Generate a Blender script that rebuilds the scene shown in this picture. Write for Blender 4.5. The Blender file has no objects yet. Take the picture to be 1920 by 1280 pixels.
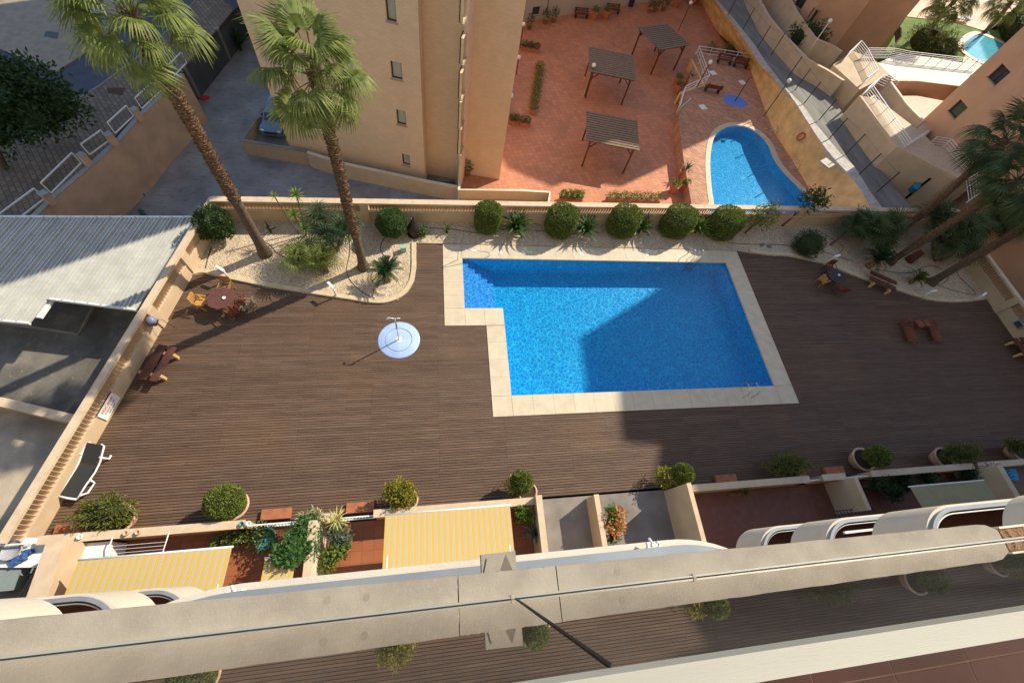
import bpy, math, random
from mathutils import Vector, Matrix
from mathutils import noise as mnoise
R = math.radians
rnd = random.Random(7)
scene = bpy.context.scene
col = scene.collection

# ------------------------------------------------------------------ camera, world, sun, exposure
H = 20.0                                   # eye height above the pool deck (m)
CR = Vector((0.98532040, -0.09135514, 0.14421493))   # camera right / up / forward, solved from the pool rectangle
CU = Vector((0.01490127, 0.88756864, 0.46043399))
CF = Vector((0.17006369, 0.45152602, -0.87590102))
FPX = 806.79
cam_d = bpy.data.cameras.new('camera'); cam = bpy.data.objects.new('camera', cam_d); col.objects.link(cam)
cam_d.sensor_width = 36; cam_d.lens = 36 * FPX / 1920; cam_d.clip_start = 0.05; cam_d.clip_end = 600
cam.matrix_world = Matrix(((CR.x, CU.x, -CF.x, 0), (CR.y, CU.y, -CF.y, 0), (CR.z, CU.z, -CF.z, H), (0, 0, 0, 1)))
scene.camera = cam
SUN_AZ, SUN_EL = 30.5, 39.0                # direction the light comes from, anticlockwise from +X
world = bpy.data.worlds.new('World'); scene.world = world; world.use_nodes = True
wn = world.node_tree.nodes; wl = world.node_tree.links
sky = wn.new('ShaderNodeTexSky'); sky.sky_type = 'NISHITA'; sky.sun_disc = False
sky.sun_elevation = R(SUN_EL); sky.sun_rotation = R(90 - SUN_AZ)
sky.air_density = 1.0; sky.dust_density = 0.3; sky.ozone_density = 1.0
wl.new(sky.outputs[0], wn['Background'].inputs[0]); wn['Background'].inputs[1].default_value = 0.14
sun_d = bpy.data.lights.new('sun', 'SUN'); sun_d.energy = 3.9; sun_d.angle = R(0.55); sun_d.color = (1.0, 0.885, 0.70)
sun = bpy.data.objects.new('sun', sun_d); col.objects.link(sun)
sdir = Vector((math.cos(R(SUN_EL)) * math.cos(R(SUN_AZ)), math.cos(R(SUN_EL)) * math.sin(R(SUN_AZ)), math.sin(R(SUN_EL))))
sun.rotation_euler = sdir.to_track_quat('Z', 'Y').to_euler(); sun.location = (20, 20, 60)
scene.view_settings.view_transform = 'Standard'; scene.view_settings.look = 'None'
scene.view_settings.exposure = 0.7; scene.view_settings.gamma = 1.0
scene.render.engine = 'CYCLES'

# ------------------------------------------------------------------ survey helper: a sighted bearing -> the point on the level z
def W(px, py, z=0.0):
    d = CF * FPX + CR * (px - 960) - CU * (py - 640)
    t = (z - H) / d.z
    return Vector((d.x * t, d.y * t, z))
def WL(pts, z=0.0): return [W(x, y, z) for x, y in pts]
def on_plane(px, py, p0, n):               # the point of an upright wall seen along that bearing
    d = CF * FPX + CR * (px - 960) - CU * (py - 640); o = Vector((0, 0, H))
    t = (Vector(p0) - o).dot(n) / d.dot(n)
    return o + d * t

# ------------------------------------------------------------------ materials
MATS = {}
def nodes(m): return m.node_tree.nodes, m.node_tree.links
def mat(name, c, rough=.6, var=.12, scale=6., bump=.0, bscale=40., metal=0., spec=.4, coords='Object', stretch=(1, 1, 1), objvar=0., c2=None, trans=0.):
    if name in MATS: return MATS[name]
    m = bpy.data.materials.new(name); m.use_nodes = True; MATS[name] = m
    n, l = nodes(m); b = n['Principled BSDF']
    b.inputs['Roughness'].default_value = rough; b.inputs['Metallic'].default_value = metal
    b.inputs['Specular IOR Level'].default_value = spec
    tc = n.new('ShaderNodeTexCoord'); mp = n.new('ShaderNodeMapping'); l.new(tc.outputs[coords], mp.inputs[0])
    mp.inputs['Scale'].default_value = stretch
    ns = n.new('ShaderNodeTexNoise'); ns.inputs['Scale'].default_value = scale; ns.inputs['Detail'].default_value = 6
    l.new(mp.outputs[0], ns.inputs['Vector'])
    mx = n.new('ShaderNodeMix'); mx.data_type = 'RGBA'
    ra = n.new('ShaderNodeMapRange'); ra.inputs[1].default_value = .3; ra.inputs[2].default_value = .7
    l.new(ns.outputs[0], ra.inputs[0]); l.new(ra.outputs[0], mx.inputs[0])
    lo = [max(0, x * (1 - var)) for x in c]; hi = [min(1, x * (1 + var)) for x in c] if c2 is None else list(c2)
    mx.inputs[6].default_value = (*lo, 1); mx.inputs[7].default_value = (*hi, 1)
    out = mx.outputs[2]
    if objvar:
        oi = n.new('ShaderNodeObjectInfo'); mr = n.new('ShaderNodeMapRange'); mr.inputs[3].default_value = 1 - objvar; mr.inputs[4].default_value = 1 + objvar
        l.new(oi.outputs['Random'], mr.inputs[0]); hs = n.new('ShaderNodeHueSaturation'); l.new(mr.outputs[0], hs.inputs['Value']); l.new(out, hs.inputs['Color']); out = hs.outputs[0]
    l.new(out, b.inputs['Base Color'])
    if bump:
        n2 = n.new('ShaderNodeTexNoise'); n2.inputs['Scale'].default_value = bscale; n2.inputs['Detail'].default_value = 8
        l.new(mp.outputs[0], n2.inputs['Vector'])
        bp = n.new('ShaderNodeBump'); bp.inputs['Strength'].default_value = bump; bp.inputs['Distance'].default_value = .02
        l.new(n2.outputs[0], bp.inputs['Height']); l.new(bp.outputs[0], b.inputs['Normal'])
    m['colsock'] = 0
    if trans:
        tr = n.new('ShaderNodeBsdfTranslucent'); l.new(out, tr.inputs[0]); ms = n.new('ShaderNodeMixShader'); ms.inputs[0].default_value = trans
        l.new(b.outputs[0], ms.inputs[1]); l.new(tr.outputs[0], ms.inputs[2]); l.new(ms.outputs[0], n['Material Output'].inputs[0])
    return m
def colnode(m):                            # the socket that feeds the base colour
    n, l = nodes(m); b = n['Principled BSDF']; return b.inputs['Base Color'].links[0].from_socket
def overlay(m, fac, c):                    # mix another colour over the base colour
    n, l = nodes(m); b = n['Principled BSDF']; s = colnode(m); mx = n.new('ShaderNodeMix'); mx.data_type = 'RGBA'
    l.new(fac, mx.inputs[0]); l.new(s, mx.inputs[6]); mx.inputs[7].default_value = (*c, 1); l.new(mx.outputs[2], b.inputs['Base Color'])
def noise_mask(m, scale, lo, hi, stretch=(1, 1, 1), amt=1., coords='Object', loc=(0, 0, 0)):
    n, l = nodes(m); tc = n.new('ShaderNodeTexCoord'); mp = n.new('ShaderNodeMapping'); mp.inputs['Scale'].default_value = stretch; mp.inputs['Location'].default_value = loc
    l.new(tc.outputs[coords], mp.inputs[0]); ns = n.new('ShaderNodeTexNoise'); ns.inputs['Scale'].default_value = scale; ns.inputs['Detail'].default_value = 8
    l.new(mp.outputs[0], ns.inputs['Vector']); ra = n.new('ShaderNodeMapRange'); ra.inputs[1].default_value = lo; ra.inputs[2].default_value = hi; ra.inputs[4].default_value = amt
    l.new(ns.outputs[0], ra.inputs[0]); return ra.outputs[0]

# ------------------------------------------------------------------ mesh builder
def schlick(n, l, f0, gain=1.):            # angle-dependent reflectance that is the same from both sides of a sheet
    lw = n.new('ShaderNodeLayerWeight'); lw.inputs[0].default_value = .5; pw = n.new('ShaderNodeMath'); pw.operation = 'POWER'; pw.inputs[1].default_value = 5; l.new(lw.outputs['Facing'], pw.inputs[0])
    ma = n.new('ShaderNodeMath'); ma.operation = 'MULTIPLY_ADD'; ma.use_clamp = True; ma.inputs[1].default_value = (1 - f0) * gain; ma.inputs[2].default_value = f0 * gain; l.new(pw.outputs[0], ma.inputs[0]); return ma.outputs[0]
class MB:
    def __init__(s): s.v = []; s.f = []
    def add(s, vs, fs):
        o = len(s.v); s.v += [tuple(v) for v in vs]; s.f += [tuple(i + o for i in f) for f in fs]; return s
    def box(s, c, d, rz=0, taper=1.):
        x, y, z = d[0] / 2, d[1] / 2, d[2] / 2; ca, sa = math.cos(rz), math.sin(rz); vs = []
        for k in (-1, 1):
            q = taper if k > 0 else 1
            for a, b in ((-1, -1), (1, -1), (1, 1), (-1, 1)):
                px, py = a * x * q, b * y * q; vs.append((c[0] + px * ca - py * sa, c[1] + px * sa + py * ca, c[2] + k * z))
        return s.add(vs, [(3, 2, 1, 0), (4, 5, 6, 7), (0, 1, 5, 4), (1, 2, 6, 5), (2, 3, 7, 6), (3, 0, 4, 7)])
    def obox(s, p, q, w, h, up=Vector((0, 0, 1))):     # bar from p to q, width w, height h
        p, q = Vector(p), Vector(q); d = (q - p).normalized(); sd = d.cross(up)
        if sd.length < 1e-4: sd = Vector((1, 0, 0))
        sd.normalize(); u = sd.cross(d); vs = []
        for b in (p, q):
            for i, j in ((-1, -1), (1, -1), (1, 1), (-1, 1)): vs.append(b + sd * w / 2 * i + u * h / 2 * j)
        return s.add(vs, [(0, 1, 2, 3), (7, 6, 5, 4), (4, 5, 1, 0), (5, 6, 2, 1), (6, 7, 3, 2), (7, 4, 0, 3)])
    def prism(s, poly, z0, z1):
        n = len(poly); a = sum(poly[i][0] * poly[(i + 1) % n][1] - poly[(i + 1) % n][0] * poly[i][1] for i in range(n))
        P = list(poly) if a > 0 else list(reversed(poly))
        f0 = z0 if callable(z0) else (lambda x, y: z0); f1 = z1 if callable(z1) else (lambda x, y: z1)
        vs = [(p[0], p[1], f0(p[0], p[1])) for p in P] + [(p[0], p[1], f1(p[0], p[1])) for p in P]
        fs = [tuple(reversed(range(n))), tuple(range(n, 2 * n))] + [(i, (i + 1) % n, (i + 1) % n + n, i + n) for i in range(n)]
        return s.add(vs, fs)
    def sheet(s, poly, z=None):
        n = len(poly); a = sum(poly[i][0] * poly[(i + 1) % n][1] - poly[(i + 1) % n][0] * poly[i][1] for i in range(n))
        P = list(poly) if a > 0 else list(reversed(poly))
        return s.add([(p[0], p[1], p[2] if z is None else z) for p in P], [tuple(range(n))])
    def tube(s, pts, rad, n=8, caps=True, closed=False):
        pts = [Vector(p) for p in pts]; m = len(pts); rad = rad if hasattr(rad, '__len__') else [rad] * m; vs = []; px = None
        for i, p in enumerate(pts):
            d = (pts[(i + 1) % m] - pts[i - 1]) if closed else (pts[min(i + 1, m - 1)] - pts[max(i - 1, 0)])
            d.normalize()
            if px is None:
                px = d.cross(Vector((0, 0, 1)));
                if px.length < .05: px = d.cross(Vector((0, 1, 0)))
            px = px - d * px.dot(d); px.normalize(); py = d.cross(px)
            for k in range(n):
                a = 2 * math.pi * k / n; vs.append(p + (px * math.cos(a) + py * math.sin(a)) * rad[i])
        fs = []
        for i in range(m if closed else m - 1):
            j = (i + 1) % m
            for k in range(n): fs.append((i * n + k, i * n + (k + 1) % n, j * n + (k + 1) % n, j * n + k))
        if caps and not closed: fs += [tuple(reversed(range(n))), tuple((m - 1) * n + k for k in range(n))]
        return s.add(vs, fs)
    def lathe(s, prof, c=(0, 0, 0), n=20, arc=2 * math.pi):
        m = len(prof); vs = []
        for r, z in prof:
            for k in range(n): a = arc * k / n; vs.append((c[0] + r * math.cos(a), c[1] + r * math.sin(a), c[2] + z))
        fs = [(i * n + k, i * n + (k + 1) % n, (i + 1) * n + (k + 1) % n, (i + 1) * n + k) for i in range(m - 1) for k in range(n)]
        return s.add(vs, fs)
    def ball(s, c, r, n=12, m=8, jit=0):
        vs = []; fs = []
        r = r if hasattr(r, '__len__') else (r, r, r)
        for i in range(m + 1):
            t = math.pi * i / m
            for k in range(n):
                a = 2 * math.pi * k / n; q = 1 + (mnoise.noise(Vector((math.cos(a) * math.sin(t) * 2 + c[0], math.sin(a) * math.sin(t) * 2 + c[1], math.cos(t) * 2))) * jit if jit else 0)
                vs.append((c[0] + r[0] * q * math.sin(t) * math.cos(a), c[1] + r[1] * q * math.sin(t) * math.sin(a), c[2] + r[2] * q * math.cos(t)))
        for i in range(m):
            for k in range(n): fs.append((i * n + k, (i + 1) * n + k, (i + 1) * n + (k + 1) % n, i * n + (k + 1) % n))
        return s.add(vs, fs)
    def join(s, o, loc=(0, 0, 0), rz=0, sc=1.):
        ca, sa = math.cos(rz), math.sin(rz)
        return s.add([(loc[0] + sc * (x * ca - y * sa), loc[1] + sc * (x * sa + y * ca), loc[2] + sc * z) for x, y, z in o.v], o.f)
    def mesh(s, name, m, smooth=False, off=None):
        me = bpy.data.meshes.new(name); vs = s.v if off is None else [(x - off[0], y - off[1], z - off[2]) for x, y, z in s.v]
        me.from_pydata(vs, [], s.f)
        if m: me.materials.append(m)
        if smooth: me.polygons.foreach_set('use_smooth', [True] * len(me.polygons))
        me.update(); return me
def link(name, me, parent=None):
    o = bpy.data.objects.new(name, me); col.objects.link(o)
    if parent: o.parent = parent
    return o
def tag(o, label=None, cat=None, group=None, kind=None):
    if label: o['label'] = label
    if cat: o['category'] = cat
    if group: o['group'] = group
    if kind: o['kind'] = kind
    return o
def thing(name, label, cat, loc=(0, 0, 0), rz=0, group=None, sc=1.):
    o = bpy.data.objects.new(name, None); col.objects.link(o); o.empty_display_size = .3
    o.location = loc; o.rotation_euler = (0, 0, rz); o.scale = (sc, sc, sc); return tag(o, label, cat, group)
def wloc(p):
    L = Vector((0, 0, 0))
    while p: L += Vector(p.location); p = p.parent
    return L
def part(name, b, m, parent, label=None, smooth=False, world=False, kind=None):
    o = link(name, b.mesh(name, m, smooth, wloc(parent) if world else None), parent)
    return tag(o, label, kind=kind)
def solo(name, b, m, label, cat, group=None, smooth=False, loc=(0, 0, 0), world=False):
    o = link(name, b.mesh(name, m, smooth, loc if world else None)); o.location = loc
    return tag(o, label, cat, group)
def struct(name, b, m, smooth=False): return tag(link(name, b.mesh(name, m, smooth)), kind='structure')
def dup(root, loc, rz=None, label=None, sc=None):
    r = root.copy(); col.objects.link(r); r.location = loc
    if rz is not None: r.rotation_euler = (0, 0, rz)
    if sc: r.scale = (sc, sc, sc)
    if label: r['label'] = label
    for ch in list(root.children):
        c = ch.copy(); col.objects.link(c); c.parent = r
        for g in list(ch.children):
            d = g.copy(); col.objects.link(d); d.parent = c
    return r
def smooth_curve(pts, k=6, closed=False):
    P = [Vector((p[0], p[1], 0)) for p in pts]; n = len(P); out = []
    for i in range(n if closed else n - 1):
        a, b, c, d = (P[(i - 1) % n], P[i], P[(i + 1) % n], P[(i + 2) % n]) if closed else (P[max(i - 1, 0)], P[i], P[i + 1], P[min(i + 2, n - 1)])
        for t in range(k):
            t /= k; out.append(.5 * ((2 * b) + (c - a) * t + (2 * a - 5 * b + 4 * c - d) * t * t + (3 * b - a - 3 * c + d) * t ** 3))
    if not closed: out.append(P[-1])
    return out
def offset(poly, d, closed=True):          # positive = to the left of travel
    n = len(poly); out = []
    for i in range(n):
        a = poly[i - 1] if (closed or i) else poly[i]; c = poly[(i + 1) % n] if (closed or i < n - 1) else poly[i]
        t = Vector((c[0] - a[0], c[1] - a[1], 0)).normalized(); out.append(Vector((poly[i][0] - t.y * d, poly[i][1] + t.x * d, 0)))
    return out
def area(poly): return sum(poly[i][0] * poly[(i + 1) % len(poly)][1] - poly[(i + 1) % len(poly)][0] * poly[i][1] for i in range(len(poly))) / 2
def band(b, A, B, z0, z1, closed=False):   # solid strip between two polylines
    n = len(A); vs = []
    for p, q in zip(A, B): vs += [(p[0], p[1], z0), (q[0], q[1], z0), (q[0], q[1], z1), (p[0], p[1], z1)]
    fs = []
    for i in range(n if closed else n - 1):
        j = (i + 1) % n
        for k in range(4): fs.append((4 * i + k, 4 * i + (k + 1) % 4, 4 * j + (k + 1) % 4, 4 * j + k))
    if not closed: fs += [(3, 2, 1, 0), tuple(4 * (n - 1) + k for k in range(4))]
    return b.add(vs, fs)
# ================================================================== MATERIAL LIBRARY
cream = mat('cream_render', (.56, .42, .27), .85, .08, 1.5, .25, 60)
overlay(cream, noise_mask(cream, .8, .5, .8, (1, 1, .4), .45), (.45, .30, .17))
sandstone = mat('pale_capstone', (.58, .45, .31), .8, .1, 3, .2, 80)
baluster_m = mat('baluster_stone', (.50, .34, .20), .8, .12, 5)
curb_m = mat('curb_stone', (.56, .46, .31), .8, .12, 4, .3, 50)
coping_m = mat('travertine_coping', (.56, .48, .35), .6, .09, 2.2, .15, 60, objvar=.03)
wood = mat('deck_plank', (.124, .080, .056), .62, .22, 2.6, .5, 30, spec=.25, stretch=(.35, 5, 5), objvar=.07)
overlay(wood, noise_mask(wood, .3, .5, .72, (1, 1, 1), .6), (.165, .098, .055))
overlay(wood, noise_mask(wood, 1.1, .55, .8, (.5, 1.5, 1), .3, loc=(9, 3, 0)), (.17, .135, .105))
def board_tint():
    n, l = nodes(wood); b = n['Principled BSDF']; s0 = colnode(wood); tc = n.new('ShaderNodeTexCoord'); br = n.new('ShaderNodeTexBrick'); br.inputs['Scale'].default_value = 1; br.inputs['Mortar Size'].default_value = .004; br.inputs['Brick Width'].default_value = 3.1; br.inputs['Row Height'].default_value = .117; br.offset = .37; br.offset_frequency = 3
    mp = n.new('ShaderNodeMapping'); mp.inputs['Location'].default_value = (0, -2.30, 0); l.new(tc.outputs['Object'], mp.inputs[0]); l.new(mp.outputs[0], br.inputs['Vector'])
    br.inputs['Color1'].default_value = (.86, .84, .82, 1); br.inputs['Color2'].default_value = (1.14, 1.12, 1.1, 1); br.inputs['Mortar'].default_value = (.3, .3, .3, 1)
    mx = n.new('ShaderNodeMix'); mx.data_type = 'RGBA'; mx.blend_type = 'MULTIPLY'; mx.inputs[0].default_value = 1; l.new(s0, mx.inputs[6]); l.new(br.outputs['Color'], mx.inputs[7]); l.new(mx.outputs[2], b.inputs['Base Color'])
board_tint()
wood_dark = mat('deck_substrate', (.02, .014, .011), .9)
gravel = mat('pale_gravel', (.50, .41, .29), .95, .22, 30, .9, 60)
overlay(gravel, noise_mask(gravel, .9, .5, .72, amt=.5), (.34, .24, .155))
def add_voronoi_bump(m, sc, st):
    n, l = nodes(m); tc = n.new('ShaderNodeTexCoord'); v = n.new('ShaderNodeTexVoronoi'); v.inputs['Scale'].default_value = sc
    l.new(tc.outputs['Object'], v.inputs['Vector']); bp = n.new('ShaderNodeBump'); bp.inputs['Strength'].default_value = st; bp.inputs['Distance'].default_value = .02
    l.new(v.outputs['Distance'], bp.inputs['Height']); b = n['Principled BSDF']
    l.new(bp.outputs[0], b.inputs['Normal'])
    hs = n.new('ShaderNodeHueSaturation'); mr = n.new('ShaderNodeMapRange'); mr.inputs[3].default_value = .7; mr.inputs[4].default_value = 1.3
    sx = n.new('ShaderNodeSeparateColor'); l.new(v.outputs['Color'], sx.inputs[0]); l.new(sx.outputs[0], mr.inputs[0]); l.new(mr.outputs[0], hs.inputs['Value']); l.new(colnode(m), hs.inputs['Color']); l.new(hs.outputs[0], b.inputs['Base Color'])
add_voronoi_bump(gravel, 16, .9)
facade = mat('apricot_render', (.72, .53, .345), .85, .05, 1.2, .12, 80)
overlay(facade, noise_mask(facade, .5, .5, .85, (1, 1, .25), .4), (.64, .45, .28))
def courses(m, bw, rh, k):
    n, l = nodes(m); b = n['Principled BSDF']; s0 = colnode(m); tc = n.new('ShaderNodeTexCoord'); mp = n.new('ShaderNodeMapping'); mp.inputs['Rotation'].default_value = (R(90), 0, 0); l.new(tc.outputs['Object'], mp.inputs[0])
    br = n.new('ShaderNodeTexBrick'); br.inputs['Scale'].default_value = 1; br.inputs['Mortar Size'].default_value = .008; br.inputs['Brick Width'].default_value = bw; br.inputs['Row Height'].default_value = rh; br.inputs['Color1'].default_value = (1 - k, 1 - k, 1 - k, 1); br.inputs['Color2'].default_value = (1 + k, 1 + k, 1 + k, 1); br.inputs['Mortar'].default_value = (.84, .82, .8, 1); l.new(mp.outputs[0], br.inputs['Vector'])
    mx = n.new('ShaderNodeMix'); mx.data_type = 'RGBA'; mx.blend_type = 'MULTIPLY'; mx.inputs[0].default_value = 1; l.new(s0, mx.inputs[6]); l.new(br.outputs['Color'], mx.inputs[7]); l.new(mx.outputs[2], b.inputs['Base Color'])
courses(facade, .29, .12, .035)
facade2 = mat('terracotta_render', (.56, .34, .21), .85, .08, .8, .12, 60)
ochre = mat('ochre_sprayed_concrete', (.72, .46, .20), .9, .2, 1.2, 1.0, 5)
beige = mat('beige_render', (.52, .41, .28), .85, .1, 1.2, .2, 50)
pale = mat('pale_plaster', (.66, .60, .46), .8, .1, 1.5, .2, 50)
conc = mat('grey_concrete', (.22, .20, .18), .9, .25, .9, .4, 30)
asphalt = mat('asphalt_drive', (.25, .245, .24), .9, .3, .5, .4, 60)
overlay(asphalt, noise_mask(asphalt, 1.8, .55, .7, (1, 3, 1), .5), (.08, .078, .075))
def tiles(name, c, mortar, sx, sy, rot=0., rough=.6, off=.0, var=.12, msize=.02):
    m = mat(name, c, rough, .12, .7, 0)
    n, l = nodes(m); b = n['Principled BSDF']; s = colnode(m); tc = n.new('ShaderNodeTexCoord'); mp = n.new('ShaderNodeMapping')
    mp.inputs['Rotation'].default_value = (0, 0, rot); l.new(tc.outputs['Object'], mp.inputs[0])
    br = n.new('ShaderNodeTexBrick'); br.offset = off; br.inputs['Scale'].default_value = 1; br.inputs['Mortar Size'].default_value = msize
    br.inputs['Brick Width'].default_value = sx; br.inputs['Row Height'].default_value = sy
    br.inputs['Color1'].default_value = (1 - var, 1 - var, 1 - var, 1); br.inputs['Color2'].default_value = (1 + var, 1 + var, 1 + var, 1); br.inputs['Mortar'].default_value = (*mortar, 1)
    l.new(mp.outputs[0], br.inputs['Vector']); mx = n.new('ShaderNodeMix'); mx.data_type = 'RGBA'; mx.blend_type = 'MULTIPLY'; mx.inputs[0].default_value = 1
    l.new(s, mx.inputs[6]); l.new(br.outputs['Color'], mx.inputs[7]); l.new(mx.outputs[2], b.inputs['Base Color'])
    bp = n.new('ShaderNodeBump'); bp.inputs['Strength'].default_value = .4; bp.inputs['Distance'].default_value = .01; bp.invert = True; l.new(br.outputs['Fac'], bp.inputs['Height']); l.new(bp.outputs[0], b.inputs['Normal'])
    return m
terra = tiles('terracotta_paving', (.50, .20, .10), (.75, .8, .85), .42, .42, R(-12), .65)
overlay(terra, noise_mask(terra, .35, .5, .72, amt=.25), (.36, .15, .085))
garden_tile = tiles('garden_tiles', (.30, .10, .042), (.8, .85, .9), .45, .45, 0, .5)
own_tile = tiles('balcony_tiles', (.30, .11, .055), (1.5, 1.8, 2.0), .3, .3, 0, .35, msize=.006)
paving2 = tiles('pool_surround_brick', (.40, .20, .115), (1.25, 1.35, 1.45), .34, .18, R(35), .75, .5, .3, .02)
sidewalk = tiles('footpath_slabs', (.20, .145, .10), (.55, .5, .45), .5, .3, R(57), .85, .5, .2, .03)
steel = mat('stainless_steel', (.62, .64, .66), .25, .05, 10, metal=1.)
white_metal = mat('white_painted_metal', (.75, .76, .75), .4, .05)
white_plastic = mat('white_plastic', (.78, .78, .76), .35, .04)
black_metal = mat('dark_post_paint', (.03, .03, .032), .5)
dark_plastic = mat('black_mesh_fabric', (.03, .032, .035), .7, .2, 80)
redwood = mat('stained_redwood', (.16, .045, .022), .5, .25, 4, stretch=(1, 1, 1))
brownwood = mat('brown_timber', (.10, .038, .026), .45, .25, 5)
goldwood = mat('golden_teak', (.50, .27, .08), .5, .2, 8)
terracotta = mat('terracotta_pot', (.48, .17, .09), .7, .15, 4)
palepot = mat('pale_stone_pot', (.58, .38, .26), .75, .15, 5)
glass_dark = mat('window_glass', (.05, .06, .065), .12, .2, .8, spec=.8)
blind = mat('pale_blind', (.42, .43, .38), .5, .15, 3, stretch=(12, 12, 1))
frame_dark = mat('dark_window_frame', (.035, .035, .04), .45)
green_shutter = mat('green_shutter', (.05, .075, .06), .5, .2, 3)
bark = mat('palm_bark', (.20, .125, .075), .9, .4, 7, .8, 25)
barkdark = mat('smooth_palm_bark', (.12, .085, .06), .9, .35, 3, .8, 30, stretch=(1, 1, 4))
LEAF = dict(rough=.5, spec=.3)
def leafm(name, c, c2, sc=3., trans=.25): return mat(name, c, .5, .2, sc, c2=c2, trans=trans, spec=.3)
leaf_topiary = leafm('topiary_leaf', (.06, .10, .015), (.26, .31, .06), 11)
leaf_dark = leafm('dark_leaf', (.018, .042, .012), (.06, .115, .03), 7)
leaf_yellow = leafm('golden_leaf', (.16, .17, .012), (.38, .33, .03), 9)
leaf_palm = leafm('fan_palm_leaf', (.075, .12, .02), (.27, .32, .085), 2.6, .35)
leaf_palm_dark = leafm('shaded_palm_leaf', (.03, .06, .018), (.085, .13, .04), 2)  # darker copy of the fan palm leaf, shade put into its colour
leaf_cycad = leafm('cycad_leaf', (.018, .055, .016), (.05, .12, .04), 3)
leaf_bright = leafm('bright_leaf', (.07, .15, .02), (.22, .32, .05), 5)
leaf_olive = leafm('olive_leaf', (.07, .085, .015), (.20, .21, .04), 6)
core_m = mat('shrub_inner_twigs', (.025, .04, .010), .9)
soil = mat('dark_soil', (.05, .032, .02), .95)
flower_m = mat('coral_flowers', (.62, .13, .05), .6, .3, 20)

# ================================================================== GROUND far around
g = MB(); g.sheet([(-260, -160), (260, -160), (260, 260), (-260, 260)], -8.3)
struct('ground', g, mat('dry_ground', (.28, .21, .14), .95, .2, .05, .3, 2))

# ================================================================== POOL DECK
DY0 = 2.30
curbL_px = [(361, 517), (385, 513), (430, 524), (500, 538), (600, 554), (660, 563), (690, 568), (720, 569), (745, 562), (764, 548), (776, 527), (780, 503), (780, 478), (780, 456)]
curbR_px = [(1404, 474), (1440, 479), (1480, 481), (1510, 487), (1540, 494), (1580, 509), (1620, 525), (1670, 541), (1710, 554), (1740, 563), (1780, 567), (1815, 566), (1850, 561)]
curbL = WL(curbL_px); curbR = WL(curbR_px)
COP = [(.37, 16.76), (19.5, 16.75), (19.5, 6.25), (2.58, 6.22), (2.58, 11.3), (.37, 11.3)]
INN = [(1.44, 15.8), (18.43, 15.8), (18.43, 7.25), (3.54, 7.25), (3.54, 12.34), (1.44, 12.34)]
def wx(y): return -12.25 + .203 * (y - 14.34)        # foot of the west wall
EX = 37.45
deck_poly = [Vector((wx(DY0), DY0, 0))] + [Vector((EX, DY0, 0))] + list(reversed(curbR)) + [Vector((19.5, 16.74, 0)), Vector((.36, 16.74, 0))] + list(reversed(curbL))
def inside_intervals(y):
    def cross(poly):
        xs = []
        for i in range(len(poly)):
            a, b = poly[i], poly[(i + 1) % len(poly)]
            if (a[1] > y) != (b[1] > y): xs.append(a[0] + (y - a[1]) / (b[1] - a[1]) * (b[0] - a[0]))
        return sorted(xs)
    out = cross(deck_poly); iv = [(out[i], out[i + 1]) for i in range(0, len(out) - 1, 2)]
    ho = cross(COP)
    for k in range(0, len(ho) - 1, 2):
        h0, h1 = ho[k] - .01, ho[k + 1] + .01; nv = []
        for a, b in iv:
            if h1 <= a or h0 >= b: nv.append((a, b)); continue
            if a < h0: nv.append((a, h0))
            if b > h1: nv.append((h1, b))
        iv = nv
    return [(a, b) for a, b in iv if b - a > .12]
g = MB()
g.prism([(-15.2, 2.0), (-11.3, 18.2), (.5, 18.5), (.5, 11.4), (2.7, 11.4), (2.7, 2.0)], -8.2, -.045)
g.prism([(19.4, 2.0), (19.4, 18.8), (37.9, 19.3), (37.9, 2.0)], -8.2, -.045)
g.prism([(2.7, 2.0), (2.7, 6.3), (19.4, 6.3), (19.4, 2.0)], -8.2, -.046)
g.prism([(.5, 16.6), (.5, 18.5), (19.4, 18.9), (19.4, 16.6)], -8.2, -.046)
deck = struct('deck', g, wood_dark)
PITCH = .117; y = DY0 + PITCH / 2; row = 0
while y < 17.6:
    for a, b in inside_intervals(y):
        m = MB(); m.box(((a + b) / 2, y, -.0125), (b - a, PITCH - .022, .025))
        part('plank', m, wood, deck)
    y += PITCH; row += 1

# ------------------------------------------------------------------ pool
tile_blue = mat('blue_mosaic', (.012, .56, .82), .5, .10, 3, 0, coords='Object')
n_, l_ = nodes(tile_blue)
sh = MB(); Z0 = -1.5
sh.sheet([(INN[0][0] - .02, 15.82), (18.45, 15.82), (18.45, 7.23), (3.52, 7.23), (3.52, 12.32), (1.42, 12.32)], Z0)
for i in range(6):
    a, b = INN[i], INN[(i + 1) % 6]
    sh.add([(a[0], a[1], Z0), (b[0], b[1], Z0), (b[0], b[1], -.05), (a[0], a[1], -.05)], [(3, 2, 1, 0)])
pool = thing('swimming_pool', 'large blue stepped-in rectangular swimming pool in the brown plank deck', 'swimming pool', (10, 11.5, 0))
part('shell', sh, tile_blue, pool, world=True)
for i in range(5):
    m = MB(); w = .38
    m.box((1.44 + w / 2 + i * w, 14.07, (Z0 - .28 - i * .26) / 2), (w, 3.455 - .004 * i, -Z0 - .28 - i * .26))
    part('step', m, mat('step_mosaic', (.12, .50, .86), .5, .08, 4), pool, world=True)  # lighter tile on the steps stands in for light through shallower water
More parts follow.
